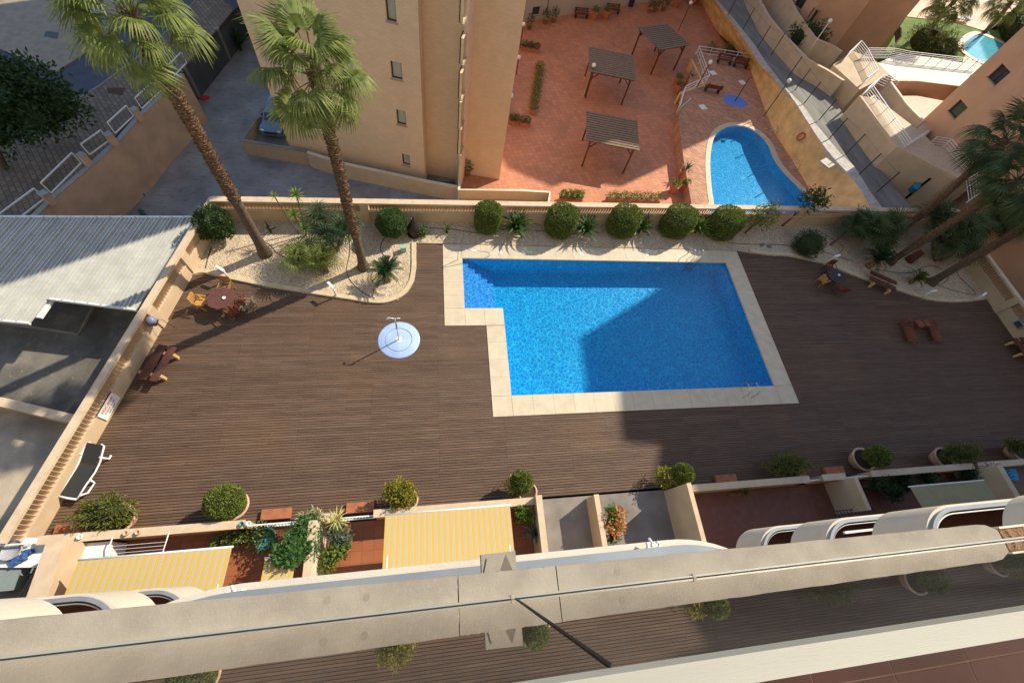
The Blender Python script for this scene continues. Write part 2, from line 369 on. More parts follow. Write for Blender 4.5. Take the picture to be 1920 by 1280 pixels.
# water: a real surface with ripples; ripples focus sunlight, done here as a tinted transmission pattern of the water sheet
water = bpy.data.materials.new('pool_water'); water.use_nodes = True; n, l = nodes(water); n.remove(n['Principled BSDF'])
tc = n.new('ShaderNodeTexCoord')
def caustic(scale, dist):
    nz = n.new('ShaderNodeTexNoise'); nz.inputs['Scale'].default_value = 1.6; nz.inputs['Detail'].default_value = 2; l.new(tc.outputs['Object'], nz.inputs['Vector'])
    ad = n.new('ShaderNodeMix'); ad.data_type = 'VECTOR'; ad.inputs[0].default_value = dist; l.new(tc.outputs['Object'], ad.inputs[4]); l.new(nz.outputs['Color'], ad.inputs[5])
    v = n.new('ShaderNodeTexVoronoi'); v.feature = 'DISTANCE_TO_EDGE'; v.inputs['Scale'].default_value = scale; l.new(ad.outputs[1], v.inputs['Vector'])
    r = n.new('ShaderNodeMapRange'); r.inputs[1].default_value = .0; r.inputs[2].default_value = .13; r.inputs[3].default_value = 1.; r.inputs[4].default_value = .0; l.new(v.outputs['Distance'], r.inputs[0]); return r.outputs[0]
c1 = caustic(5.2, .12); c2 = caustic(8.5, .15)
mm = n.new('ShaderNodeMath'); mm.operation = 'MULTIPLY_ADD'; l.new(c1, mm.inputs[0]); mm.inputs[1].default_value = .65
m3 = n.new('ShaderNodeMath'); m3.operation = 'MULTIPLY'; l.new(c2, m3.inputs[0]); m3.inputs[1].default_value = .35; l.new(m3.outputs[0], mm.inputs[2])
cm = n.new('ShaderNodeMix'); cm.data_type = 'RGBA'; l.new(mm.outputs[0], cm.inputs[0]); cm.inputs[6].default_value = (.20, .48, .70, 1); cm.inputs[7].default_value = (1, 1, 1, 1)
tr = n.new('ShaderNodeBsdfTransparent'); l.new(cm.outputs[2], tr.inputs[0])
gl = n.new('ShaderNodeBsdfGlossy'); gl.inputs['Roughness'].default_value = .04
nz = n.new('ShaderNodeTexNoise'); nz.inputs['Scale'].default_value = 6.0; nz.inputs['Detail'].default_value = 4; nz.inputs['Distortion'].default_value = 1.2; l.new(tc.outputs['Object'], nz.inputs['Vector'])
bp = n.new('ShaderNodeBump'); bp.inputs['Strength'].default_value = .28; bp.inputs['Distance'].default_value = .05; l.new(nz.outputs[0], bp.inputs['Height']); l.new(bp.outputs[0], gl.inputs['Normal'])
fr = schlick(n, l, .02)
ms = n.new('ShaderNodeMixShader'); l.new(fr, ms.inputs[0]); l.new(tr.outputs[0], ms.inputs[1]); l.new(gl.outputs[0], ms.inputs[2]); l.new(ms.outputs[0], n['Material Output'].inputs[0])
wm = MB(); wm.sheet(INN, -.11)
wobj = tag(link('pool_water', wm.mesh('pool_water', water)), kind='structure')
# coping slabs, one object each
def slab_run(p, q, w, nseg, out):          # p->q along the inner edge, w outwards vector
    p, q, w = Vector(p), Vector(q), Vector(w)
    for i in range(nseg):
        a = p.lerp(q, i / nseg); b = p.lerp(q, (i + 1) / nseg); gap = (q - p).normalized() * .004
        m = MB(); m.prism([a + gap, b - gap, b - gap + w, a + gap + w], -.07, .028)
        part('coping_slab', m, coping_m, pool, world=True)
NG = .03
slab_run((1.44 - NG + .03, 15.77), (18.40, 15.77), (0, .99), 15, 1)
slab_run((18.40, 7.28), (18.40, 15.77), (1.1, 0), 8, 1)
slab_run((3.57, 7.28), (18.40, 7.28), (0, -1.05), 14, 1)
slab_run((3.57, 7.28), (3.57, 11.27), (-.99, 0), 4, 1)
slab_run((1.47, 12.37), (3.57, 12.37), (0, -1.07), 2, 1)
slab_run((1.47, 12.37), (1.47, 15.77), (-1.1, 0), 4, 1)
for cx, cy, w, h in ((.92, 16.265, 1.09, .98), (18.955, 16.265, 1.09, .98), (18.955, 6.75, 1.09, 1.04), (3.07, 6.75, .98, 1.04), (.92, 11.83, 1.09, 1.06)):
    m = MB(); m.box((cx, cy, -.021), (w, h, .098)); part('coping_slab', m, coping_m, pool, world=True)
for px, py in ((938, 473), (982, 474), (1090, 476), (1213, 477)): p = W(px, py, .03); m = MB(); m.box((p.x, p.y, .035), (.22, .22, .012)); part('skimmer_lid', m, white_plastic, pool, world=True)
for p in ((7.5, 15.79, -.7), (14, 15.79, -.7), (18.42, 9.5, -.7)): m = MB(); m.box(p, (.22, .05, .22)); part('pool_light', m, white_plastic, pool, world=True)
def ladder(x, y, sy, label):
    t = thing('pool_ladder', label, 'pool ladder', (x, y, .03))
    for s in (-.27, .27):
        m = MB(); m.tube([(s, -.55 * sy, 0), (s, -.55 * sy, .55), (s, -.45 * sy, .72), (s, -.25 * sy, .8), (s, 0, .74), (s, .1 * sy, .5), (s, .1 * sy, -1.1)], .022, 8); part('rail', m, steel, t, smooth=True)
    for k in range(3):
        m = MB(); m.box((0, .1 * sy, -.35 - .28 * k), (.54, .09, .03)); part('rung', m, steel, t)
p = W(1297, 482); ladder(p.x, 15.85, -1, 'chrome pool ladder on the far long edge, close to the clipped bushes')
p = W(1393, 728); ladder(p.x, 7.2, 1, 'chrome pool ladder on the near long edge by the pool corner')
t = thing('handrail', 'thin steel handrail slanting down into the pool over the steps', 'handrail', (.95, 15.3, .03))
m = MB(); a = W(858, 487, .03) - Vector((.95, 15.3, .03)); m.tube([a, a + Vector((.0, .0, .85)), a + Vector((.25, .03, .95)), (2.05, .62, .35), (2.15, .66, -.3)], .02, 8); part('rail', m, steel, t, smooth=True)

# ------------------------------------------------------------------ planting bed and its curb
def nwall_y(x): return 18.03 + .0319 * (x + 10.26)    # foot of the north wall
bed_poly = [Vector((-11.4, 18.3, 0))] + [Vector((wx(14.34), 14.34, 0))] + offset(curbL, -.02, False)[1:] + [Vector((.36, 16.8, 0)), Vector((19.5, 16.8, 0))] + offset(curbR, -.02, False) + [Vector((37.9, 13.0, 0)), Vector((37.9, 19.8, 0))]
g = MB(); g.prism(bed_poly, -.6, .035)
struct('gravel_bed', g, gravel)
for nm, cv, lab in (('curb', curbL, ''), ('curb', curbR, '')):
    cs = smooth_curve(cv, 3)
    b = MB(); inn = offset(cs, .24, False)
    band(b, cs, inn, -.04, .11)
    struct('curb_stone', b, curb_m)
# pebbles: nobody could count them
b = MB(); rg = random.Random(3)
def in_poly(p, poly):
    c = False
    for i in range(len(poly)):
        a, d = poly[i], poly[i - 1]
        if (a[1] > p[1]) != (d[1] > p[1]) and p[0] < (d[0] - a[0]) * (p[1] - a[1]) / (d[1] - a[1]) + a[0]: c = not c
    return c
k = 0
while k < 7000:
    x, y = (rg.uniform(-12.2, 1) if rg.random() < .5 else rg.uniform(-12.2, 37)), rg.uniform(12.9, 19.2)
    if not in_poly((x, y), bed_poly): continue
    k += 1; s = rg.uniform(.02, .045); a = rg.uniform(0, 6)
    vs = [(x + s * math.cos(a + i * 1.57) * rg.uniform(.7, 1.2), y + s * math.sin(a + i * 1.57) * rg.uniform(.7, 1.2), .03) for i in range(4)] + [(x, y, .04 + s * .6)]
    b.add(vs, [(0, 1, 4), (1, 2, 4), (2, 3, 4), (3, 0, 4)])
tag(link('pebbles', b.mesh('pebbles', mat('pebble', (.60, .50, .37), .9, .35, 40))), kind='stuff')

# ================================================================== BALUSTRADE WALLS
def balustrade(label, p0, p1, zp, zb, zc, th, capw, pitch, pillars, side=1, base_z=-8.2, name='balustrade_wall', slant=0.):
    p0, p1 = Vector((*p0, 0)), Vector((*p1, 0)); L = (p1 - p0).length; d = (p1 - p0) / L; nrm = Vector((-d.y, d.x, 0)) * side; rz = math.atan2(d.y, d.x)
    t = thing(name, label, 'wall', p0)
    def seg(nm, a, b, off, w, z0, z1, m):
        q = MB(); c = d * ((a + b) / 2) + nrm * (off + w / 2); q.box((c.x, c.y, (z0 + z1) / 2), (b - a, w, z1 - z0), rz); return part(nm, q, m, t)
    seg('plinth', 0, L, 0, th, base_z, zp, cream)
    seg('ledge', 0, L, -.03, th + .06, zp, zp + .05, sandstone)
    n = int(L / 2.2)
    for i in range(n): seg('capstone', L * i / n + .003, L * (i + 1) / n - .003, -(capw - th) / 2, capw, zb, zc, sandstone)
    bm = MB(); hb = zb - zp - .05
    q = MB(); q.box((0, 0, hb / 2), (.036, th * .95, hb)); q.box((0, 0, .03), (.06, th * .97, .06)); q.box((0, 0, hb - .03), (.06, th * .97, .06))
    me = q.mesh('baluster', baluster_m)
    for s in pillars: seg('pillar', s - .22, s + .22, -.07, th + .14, 0, zb - .001, cream)
    s = pitch
    while s < L - .05:
        if all(abs(s - q) > .27 for q in pillars):
            o = link('baluster', me, t); c = d * s + nrm * th / 2; o.location = (c.x, c.y, zp + .05); o.rotation_euler = (0, 0, rz + slant)
        s += pitch
    return t
balustrade('long cream balustrade wall at the far edge of the pool garden', (-11.55, nwall_y(-11.55)), (37.75, nwall_y(37.75)), .88, 1.45, 1.57, .26, .36, .17, [7.6, 15.5, 23.4, 31.3, 36.6, 41, 46], slant=R(-52))
p0 = (wx(18.3), 18.3); p1 = (wx(2.1), 2.1)
balustrade('cream balustrade wall on the left of the deck, beside the carport', p0, p1, .72, 1.32, 1.45, .22, .29, .17, [.3, 3.7, 6.9], side=-1, slant=R(48))
balustrade('cream balustrade wall on the right end of the deck', (EX, 2.1), (EX, 19.3), .72, 1.32, 1.45, .26, .3, .17, [10, 2.5], side=-1, slant=R(45))
# ================================================================== NEIGHBOURING TERRACE, DRIVE, ROADS
TZ, PZ, DZ = -5.0, -3.9, -5.6             # paved terrace, its raised pool deck, driveway
g = MB(); tp = WL([(860, 357), (1020, 357), (1300, 400), (1330, 210), (1420, 125), (1400, 60), (1330, -60), (900, -60), (930, 330)], TZ)
far = [W(869, 326, TZ), Vector((4, 66, TZ)), Vector((34, 66, TZ)), W(1330, -20, TZ), W(1410, 118, TZ), W(1500, 300, TZ), Vector((33, 20.4, TZ)), Vector((2.2, 19.2, TZ)), W(860, 357, TZ)]
g.prism(far, -8.2, TZ)
struct('terrace_paving', g, terra)
# driveway and ramp on the left
g = MB(); g.prism([(-24, 1), (-24, 22), W(170, 405, DZ), W(250, 270, DZ), W(372, 178, DZ), W(430, 80, DZ), (-12, 60), (6, 60), (6, 19), (-11.2, 18.1), (wx(2), 2)], -8.25, DZ)
struct('driveway', g, asphalt)
# road, kerb, footpath left of the boundary wall (higher level)
RZ = -3.2
g = MB(); fence_line = WL([(0, 448), (60, 402), (185, 300), (262, 205), (345, 130), (372, 100), (440, 20), (500, -60)], RZ)
outer = WL([(-300, 260), (-100, 420)], RZ)
g.prism(fence_line + WL([(480, -80), (-150, -80), (-350, 200), (-200, 420)], RZ), -8.25, RZ); struct('road', g, mat('road_tarmac', (.075, .08, .095), .9, .2, 1, .3, 60))
g = MB(); A = WL([(-60, 500), (0, 448), (60, 402), (185, 300), (262, 205), (300, 172), (372, 100), (440, 20)], RZ); Bq = WL([(-160, 400), (-60, 330), (20, 270), (90, 225), (190, 165), (260, 112), (330, 50), (390, -20)], RZ)
band(g, A, Bq, RZ - .2, RZ + .12); struct('footpath', g, sidewalk)
g = MB(); kb = offset(Bq, .15, False); band(g, Bq, kb, RZ - .1, RZ + .135); struct('kerb', g, conc)
g = MB(); g.prism(WL([(-80, 60), (108, 137), (230, 55), (300, -60), (-200, -80)], RZ), RZ - .1, RZ + .1); struct('forecourt', g, mat('forecourt_slabs', (.30, .235, .17), .9, .15, 2, .2, 40))
g = MB(); g.prism(WL([(88, 62), (112, 64), (109, 76), (84, 71)], RZ), RZ + .1, RZ + .112); solo('drain_grate', g, frame_dark, 'small dark square drain grate in the pale forecourt top left', 'drain')
g = MB(); g.prism(WL([(203, 168), (236, 168), (232, 182), (205, 178)], RZ), RZ + .12, RZ + .132); solo('tree_pit', g, mat('pit_earth', (.10, .045, .025), .95), 'reddish empty tree pit in the footpath slabs', 'tree pit')
# boundary wall with white tube frames between pillars
bw = thing('boundary_wall', 'long orange-brown boundary wall between the driveway and the footpath', 'wall', W(100, 380, DZ))
top_px = [(-120, 560), (70, 400), (183, 303), (225, 262), (262, 222), (345, 150), (372, 178)]
wl_top = WL([(-120, 560), (70, 405), (110, 366), (183, 304), (228, 262), (262, 222), (300, 186), (345, 140)], -1.9)
b = MB(); band(b, wl_top, offset(wl_top, .25, False), -8.2, -1.9); part('wall_panel', b, mat('ruddy_render', (.52, .36, .24), .85, .15, .8, .2, 50), bw, world=True)
b = MB(); band(b, offset(wl_top, -.03, False), offset(wl_top, .28, False), -1.899, -1.84); part('coping', b, mat('grey_coping', (.33, .32, .30), .8, .1), bw, world=True)
pil = [(90, 372), (160, 300), (210, 262), (258, 215), (308, 168)]
for px, py in pil:
    p = W(px, py, -1.5); b = MB(); b.box((p.x, p.y, -1.5), (.36, .36, .72), R(57)); part('pillar', b, mat('ruddy_render', (1, 1, 1)), bw, world=True)
    b = MB(); b.box((p.x, p.y, -1.11), (.42, .42, .06), R(57)); part('pillar_cap', b, mat('grey_coping', (1, 1, 1)), bw, world=True)
segs = [((0, 436), (84, 372)), ((96, 362), (152, 306)), ((168, 290), (204, 264)), ((216, 250), (250, 218)), ((266, 204), (302, 170)), ((312, 158), (350, 118))]
for i, (a, c) in enumerate(segs):
    A0, C0 = W(*a, -1.75), W(*c, -1.75); b = MB(); up = Vector((0, 0, .75))
    for q, r in ((A0, C0), (A0 + up, C0 + up), (A0, A0 + up), (C0, C0 + up)): b.obox(q, r, .06, .06, Vector((.3, .2, 1)) if q != r else Vector((1, 0, 0)))
    part('tube_frame', b, white_metal, bw, world=True)
# sliding gate
g0, g1 = W(368, 180, DZ), W(428, 114, DZ); t = thing('sliding_gate', 'pale grey metal driveway gate with upright bars', 'gate', g0)
up = Vector((0, 0, 2.1)); b = MB(); lift = Vector((0, 0, .1))
for q, r in ((g0 + lift, g1 + lift), (g0 + up, g1 + up), (g0 + lift, g0 + up), (g1 + lift, g1 + up)): b.obox(q, r, .08, .08, Vector((.3, .2, 1)))
b.obox((g0 + lift + g0 + up) / 2, (g1 + lift + g1 + up) / 2, .05, .05); part('frame', b, white_metal, t, world=True)
b = MB(); d = (g1 - g0)
b.add([g0 + lift, g1 + lift, g1 + up, g0 + up], [(0, 1, 2, 3)]); part('mesh_panel', b, mat('gate_sheet', (.22, .20, .20), .6), t, world=True)
for k in range(1, 4):
    b = MB(); q = g0.lerp(g1, k / 4); b.obox(q + lift, q + up, .05, .05, Vector((1, 0, 0))); part('bar', b, white_metal, t, world=True)
for i, (px, py) in enumerate(((373, 183), (430, 112))):
    p = W(px, py, DZ); b = MB(); b.box((p.x, p.y, DZ + 1.25), (.3, .3, 2.5)); b.box((p.x, p.y, DZ + 2.54), (.4, .4, .08)); solo('gate_post', b, conc, ('grey gate post at the near end of the sliding gate', 'grey gate post at the far end of the sliding gate')[i], 'gate post', 'gate posts', loc=p, world=True)
p = W(384, 186, DZ); b = MB(); b.ball((0, 0, .12), (.28, .2, .16), 9, 6, .6); b.ball((.2, .1, .1), (.16, .2, .12), 8, 5, .7); solo('red_bundle', b, mat('red_cloth', (.55, .03, .02), .7, .2), 'small crumpled red bundle on the drive by the gate', 'bundle', loc=p)
for i, (px, py) in enumerate(((262, 356), (268, 366), (266, 398), (270, 404))):
    p = W(px, py, DZ); b = MB(); b.lathe([(.0, .0), (.16, 0), (.13, .2), (.06, .3), (0, .3)], n=10); solo('bollard_stub', b, mat('green_plastic', (.01, .13, .09), .4), ('green plastic drive marker, farthest of four', 'green plastic drive marker, second of four from the top', 'green plastic drive marker, third of four from the top', 'green plastic drive marker nearest the carport roof')[i], 'marker', 'green markers on the drive', loc=p)

# ------------------------------------------------------------------ walls that carry the terrace and the building
def wall_poly(name, label, px, z, th, z0, m, cap=None, cat='wall', side=1, cz=.06):
    P = WL(px, z); t = thing(name, label, cat, Vector((P[0].x, P[0].y, z0)))
    b = MB(); band(b, P, offset(P, th * side, False), z0, z); part('wall_panel', b, m, t, world=True)
    if cap: b = MB(); band(b, offset(P, -.03 * side, False), offset(P, (th + .03) * side, False), z + .001, z + cz); part('coping', b, cap, t, world=True)
    return t
wall_poly('parapet_wall', 'cream wall stepping down beside the driveway below the apartment block', [(575, 287), (646, 309), (797, 341), (856, 352), (860, 359)], TZ + .75, .18, -8.2, beige, pale)
wall_poly('parking_wall', 'low tan wall around the parking bay with the pale car', [(497, 196), (452, 264), (575, 286)], DZ + 1.25, .2, -8.2, mat('tan_wall', (.44, .33, .22), .85, .1), conc)
wall_poly('parapet_wall', 'bright cream parapet at the corner of the terracotta terrace', [(862, 240), (859, 357), (978, 359), (1030, 362), (1026, 388)], TZ + .9, .16, -8.2, mat('warm_cream', (.68, .55, .33), .8, .08), pale)
b = MB(); b.prism(WL([(560, 200), (497, 196), (455, 262), (575, 284), (646, 309), (797, 341), (850, 340), (850, 260)], DZ + .35), -8.2, DZ + .35); struct('parking_bay', b, conc)

# ------------------------------------------------------------------ apartment block in the middle
RV = .2
def rect_of(P, i, quad):
    p0, n, d = facing(P, i); q = [on_plane(x, y, p0, n) for x, y in quad]; t_ = [v.dot(d) for v in q]; z = [v.z for v in q]
    return min(t_), max(t_), min(z), max(z)
def up_poly(name, label, P, z0, z1, m, loc=None, cat='building', wins=()):
    t = thing(name, label, cat, loc or Vector((P[0][0], P[0][1], z0))); b = MB(); b.prism(P, z0, z1)
    if area(P) < 0: raise ValueError('clockwise ' + label)
    n = len(P); holes = {}
    for i, quad in wins: holes.setdefault(i, []).append(rect_of(P, i, quad))
    base = len(P) and 2
    keep = [f for k, f in enumerate(b.f) if not (k >= 2 and (k - 2) in holes)]; b.f = keep
    for i, rects in holes.items():
        p0, nn_, d = facing(P, i); a_, c_ = Vector(P[i]), Vector(P[(i + 1) % n]); sa, sb = sorted((a_.dot(d), c_.dot(d)))
        S = sorted({sa, sb} | {r[0] for r in rects} | {r[1] for r in rects}); Z = sorted({z0, z1} | {r[2] for r in rects} | {r[3] for r in rects})
        S = [x for x in S if sa - 1e-6 <= x <= sb + 1e-6]; Z = [z for z in Z if z0 - 1e-6 <= z <= z1 + 1e-6]
        o = Vector((p0.x, p0.y, 0)) - d * Vector((p0.x, p0.y, 0)).dot(d)
        def Q(x, z, k=0.): v = o + d * x - nn_ * k; return (v.x, v.y, z)
        for j in range(len(S) - 1):
            for k in range(len(Z) - 1):
                cx, cz = (S[j] + S[j + 1]) / 2, (Z[k] + Z[k + 1]) / 2
                if any(r[0] < cx < r[1] and r[2] < cz < r[3] for r in rects): continue
                b.add([Q(S[j], Z[k]), Q(S[j + 1], Z[k]), Q(S[j + 1], Z[k + 1]), Q(S[j], Z[k + 1])], [(0, 1, 2, 3)])
        for r in rects:
            a0, a1, h0, h1 = r; b.add([Q(a0, h0), Q(a1, h0), Q(a1, h1), Q(a0, h1), Q(a0, h0, RV), Q(a1, h0, RV), Q(a1, h1, RV), Q(a0, h1, RV)], [(0, 1, 5, 4), (1, 2, 6, 5), (2, 3, 7, 6), (3, 0, 4, 7)])
    part('walls', b, m, t, world=True)
    b = MB(); b.prism(P, z1 + .001, z1 + .25); part('roof', b, sandstone, t, world=True); return t
def facing(P, i):                          # wall i of polygon P: point, outward normal
    a, c = Vector(P[i]), Vector(P[(i + 1) % len(P)]); d = (c - a).normalized(); n = Vector((d.y, -d.x, 0))
    if area(P) < 0: n = -n
    return Vector((a.x, a.y, 0)), n, d
def window(parent, P, i, quad, pane=None, fr=None, split=1, label=None):
    """recessed window filling the opening cut for it in wall i"""
    p0, nrm, dr = facing(P, i); s0, s1, z0, z1 = rect_of(P, i, quad); base = Vector((p0.x, p0.y, 0)); base = base - dr * base.dot(dr)
    def Q(a, z, o): v = base + dr * a + nrm * o; return Vector((v.x, v.y, z))
    def bar(f, a, b_, c, d, o0, o1): f.add([Q(a, c, o0), Q(b_, c, o0), Q(b_, d, o0), Q(a, d, o0), Q(a, c, o1), Q(b_, c, o1), Q(b_, d, o1), Q(a, d, o1)], [(4, 5, 6, 7), (0, 1, 5, 4), (1, 2, 6, 5), (2, 3, 7, 6), (3, 0, 4, 7)])
    f = MB(); fw = .07
    for a, b_, c, d in ((s0, s1, z0, z0 + fw), (s0, s1, z1 - fw, z1), (s0, s0 + fw, z0 + fw, z1 - fw), (s1 - fw, s1, z0 + fw, z1 - fw)): bar(f, a, b_, c, d, -RV - .02, -RV + .05)
    for k in range(1, split): a = s0 + (s1 - s0) * k / split; bar(f, a - .035, a + .035, z0 + fw, z1 - fw, -RV, -RV + .045)
    w = part('window', f, fr or frame_dark, parent, label, world=True)
    g_ = MB(); g_.add([Q(s0 + .01, z0 + .01, -RV), Q(s1 - .01, z0 + .01, -RV), Q(s1 - .01, z1 - .01, -RV), Q(s0 + .01, z1 - .01, -RV)], [(0, 1, 2, 3)]); part('pane', g_, pane or glass_dark, w, world=True)
    s_ = MB(); bar(s_, s0 - .08, s1 + .08, z0 - .06, z0 - .002, -RV + .05, .06); part('sill', s_, mat('pale_sill', (.42, .32, .22), .8), w, world=True)
    return w
def build_wins(parent, P, specs):
    for i, quad, pn, fr, sp in specs: window(parent, P, i, quad, pn, fr, sp)
MZ = TZ
Mp = [W(545, 282, MZ), W(797, 338, MZ), W(802, 322, MZ), W(856, 332, MZ), W(859, 354, MZ), W(863, 355, MZ), W(872, 325, MZ), W(936, 337, MZ)]
Mp = Mp + [Mp[-1] + Vector((2.0, 26, 0)), Mp[0] + Vector((1, 26, 0))]
mw = [(0, [(719, -24), (744, 44)], blind, None, 1), (0, [(731, 114), (755, 152)], blind, None, 1), (0, [(742, 205), (762, 237)], blind, None, 1), (0, [(753, 288), (769, 312)], blind, None, 1)]
mw += [(5, [(x - 2, y - 22), (x + 1, y + 12)], glass_dark, None, 1) for x, y in ((872, 20), (872, 95), (869, 160), (868, 215), (867, 262))]
if area(Mp) < 0:
    nM = len(Mp); Mp = list(reversed(Mp)); mw = [((nM - 2 - i) % nM, q, a_, b_, c_) for i, q, a_, b_, c_ in mw]
M = up_poly('apartment_building', 'tall apricot apartment block in the middle with a stack of small windows', Mp, -8.2, 30, facade, wins=[(w[0], w[1]) for w in mw]); build_wins(M, Mp, mw)
# further wings of the same block seen dark behind the palm on the left
Lp = [W(470, 60, DZ), W(560, 84, DZ), Vector((-8, 62, DZ)), Vector((-20, 62, DZ))]
if area(Lp) < 0: Lp.reverse()
up_poly('garage_block', 'low dark garage block behind the second palm crown', Lp, -8.2, -1.5, mat('dark_brown_render', (.16, .085, .05), .85))

# the two blocks on the right whose tops are out of the picture; they cast the long shadows
Up = [Vector((50.2, 48.0, 0)), Vector((45.2, 49.0, 0)), Vector((44.2, 47.6, 0)), Vector((40.4, 49.6, 0)), Vector((37.8, 58, 0)), Vector((40, 75, 0)), Vector((66, 74, 0)), Vector((58, 62, 0))]
def flip(P, ws):
    if area(P) > 0: return P, ws
    k = len(P); return list(reversed(P)), [((k - 2 - i) % k, q, a_, b_, c_) for i, q, a_, b_, c_ in ws]
uw = [(7, q, green_shutter, frame_dark, 1) for q in ([(1682, 10), (1680, 41)], [(1635, 65), (1635, 92)], [(1691, 52), (1682, 81)])] + [(3, q, glass_dark, None, 2) for q in ([(1501, -10), (1501, 19)], [(1526, 14), (1521, 42)])] + [(1, [(1584, 41), (1577, 58)], glass_dark, None, 1)]
Up, uw = flip(Up, uw); U = up_poly('apartment_building', 'brick-orange apartment block at the top right with green shuttered windows', Up, -8.2, 27.2, facade2, wins=[(w[0], w[1]) for w in uw]); build_wins(U, Up, uw)
Ap = [Vector((44.3, 32.5, 0)), Vector((44.2, 29.7, 0)), Vector((43.6, 27.1, 0)), Vector((43.4, 25.0, 0)), Vector((45.3, 24.7, 0)), Vector((44.5, 23.0, 0)), Vector((44.8, 13, 0)), Vector((88, 15, 0)), Vector((86, 56.5, 0))]
aw = [(0, q, pn, None, sp) for q, sp, pn in (([(1879, 119), (1866, 161)], 2, glass_dark), ([(1801, 186), (1790, 224)], 1, green_shutter), ([(1846, 232), (1842, 285)], 3, glass_dark), ([(1917, 164), (1906, 196)], 1, green_shutter))]
Ap, aw = flip(Ap, aw); A_ = up_poly('apartment_building', 'tall clay-coloured tower block at the right edge with wide dark windows', Ap, -8.2, 32.2, facade2, wins=[(w[0], w[1]) for w in aw]); build_wins(A_, Ap, aw)
# north terminal building of the paved terrace
Tp = [W(955, 45, TZ), W(1310, -10, TZ), Vector((36, 78, 0)), Vector((10, 78, 0))]
tw = [(0, [(997, 30), (1014, 12)], glass_dark, None, 1), (0, [(1026, 22), (1030, -10)], mat('blue_door', (.02, .05, .12), .5), None, 1), (0, [(1187, 20), (1196, -6)], glass_dark, None, 1)]
Tp, tw = flip(Tp, tw); Tb = up_poly('garden_building', 'plain cream building along the far side of the terracotta terrace', Tp, -8.2, 3.0, mat('cream_wall', (.52, .42, .31), .85, .08), wins=[(w[0], w[1]) for w in tw]); build_wins(Tb, Tp, tw)

# ------------------------------------------------------------------ second pool with its brick surround
pd = [W(1245, 215, PZ), W(1303, 112, PZ), W(1312, 98, PZ), W(1420, 118, PZ), W(1440, 175, PZ), W(1475, 260, PZ), W(1545, 392, PZ), Vector((33.2, 20.6, 0)), Vector((19.9, 20.1, 0)), W(1296, 378, PZ), W(1282, 300, PZ), W(1272, 222, PZ)]
pd = pd[1:]
po_px = [(1337, 262), (1350, 245), (1372, 236), (1400, 238), (1425, 252), (1442, 272), (1450, 292), (1462, 312), (1478, 330), (1500, 352), (1526, 382), (1535, 400), (1345, 400), (1338, 382), (1333, 345), (1331, 300)]
po = smooth_curve(WL(po_px, PZ), 4, True)
if area(po) < 0: po = list(reversed(po))
pout = offset(po, -.42)
def hole_mesh(outer, hole, z):             # ring of quads outer->hole by nearest angle, enough for a paved surround
    bmx = bpy.data.meshes.new('x'); import bmesh
    bm = bmesh.new(); vo = [bm.verts.new((p[0], p[1], z)) for p in outer]; vh = [bm.verts.new((p[0], p[1], z)) for p in hole]
    eo = [bm.edges.new((vo[i], vo[(i + 1) % len(vo)])) for i in range(len(vo))]; eh = [bm.edges.new((vh[i], vh[(i + 1) % len(vh)])) for i in range(len(vh))]
    bmesh.ops.triangle_fill(bm, use_beauty=True, use_dissolve=False, edges=eo + eh)
    m = MB(); vs = list(bm.verts)
    for i, v in enumerate(vs): v.index = i
    fs = []
    for f in bm.faces:
        f.normal_update(); ids = [v.index for v in f.verts]; fs.append(tuple(ids if f.normal.z > 0 else reversed(ids)))
    m.add([tuple(v.co) for v in vs], fs); bm.free(); return m
g = hole_mesh(pd, pout, PZ); n0 = len(pd)
for i in range(n0): a, c = pd[i], pd[(i + 1) % n0]; g.add([(a.x, a.y, -8.2), (c.x, c.y, -8.2), (c.x, c.y, PZ), (a.x, a.y, PZ)], [(0, 1, 2, 3)])
struct('pool_surround', g, paving2)
p2 = thing('swimming_pool', 'curved pear-shaped blue pool on the neighbouring terrace', 'swimming pool', W(1400, 310, PZ))
b = MB(); b.sheet(po, PZ - 1.02); m_ = len(po)
for i in range(m_): a, c = po[i], po[(i + 1) % m_]; b.add([(a.x, a.y, PZ - 1.02), (c.x, c.y, PZ - 1.02), (c.x, c.y, PZ - .05), (a.x, a.y, PZ - .05)], [(3, 2, 1, 0)])
part('shell', b, tile_blue, p2, world=True)
b = MB(); band(b, offset(po, .03), offset(po, -.43), PZ - .1, PZ + .03, True); part('coping', b, coping_m, p2, world=True)
b = MB(); b.sheet(po, PZ - .12); tag(link('pool_water', b.mesh('pool_water', water)), kind='structure')
for s in (W(1447, 252, PZ), W(1487, 318, PZ)):
    t = thing('pool_handrail', 'low curved chrome handrail on the %s side of the pear-shaped pool' % ('upper' if s.y > 30 else 'lower'), 'handrail', s)
    for k in (0, .5): b = MB(); b.tube([(.5 + k * .3, k, 0), (.3 + k * .3, k, .6), (-.2 + k * .3, k, .65), (-.6 + k * .3, k, -.2)], .02, 6); part('rail', b, steel, t, smooth=True)
c = W(1378, 190, PZ); b = MB(); b.lathe([(0, .02), (1.0, .02), (1.05, 0)], n=28); b.v = [(x * 1.25 + 0, y * .95, z) for x, y, z in b.v]
sd = solo('splash_disc', b, mat('sky_blue_paint', (.10, .22, .62), .5, .1), 'blue round shower base on the brick paving by the small pool', 'shower base', loc=(c.x, c.y, PZ))
pm = thing('shower_post', 'thin dark brown shower post standing on the blue round base', 'shower', (c.x, c.y, PZ + .02)); b = MB(); b.tube([(0, 0, 0), (0, 0, 2.3), (.25, .1, 2.4)], .045, 8); part('post', b, mat('dark_brown_metal', (.08, .03, .02), .5), pm)
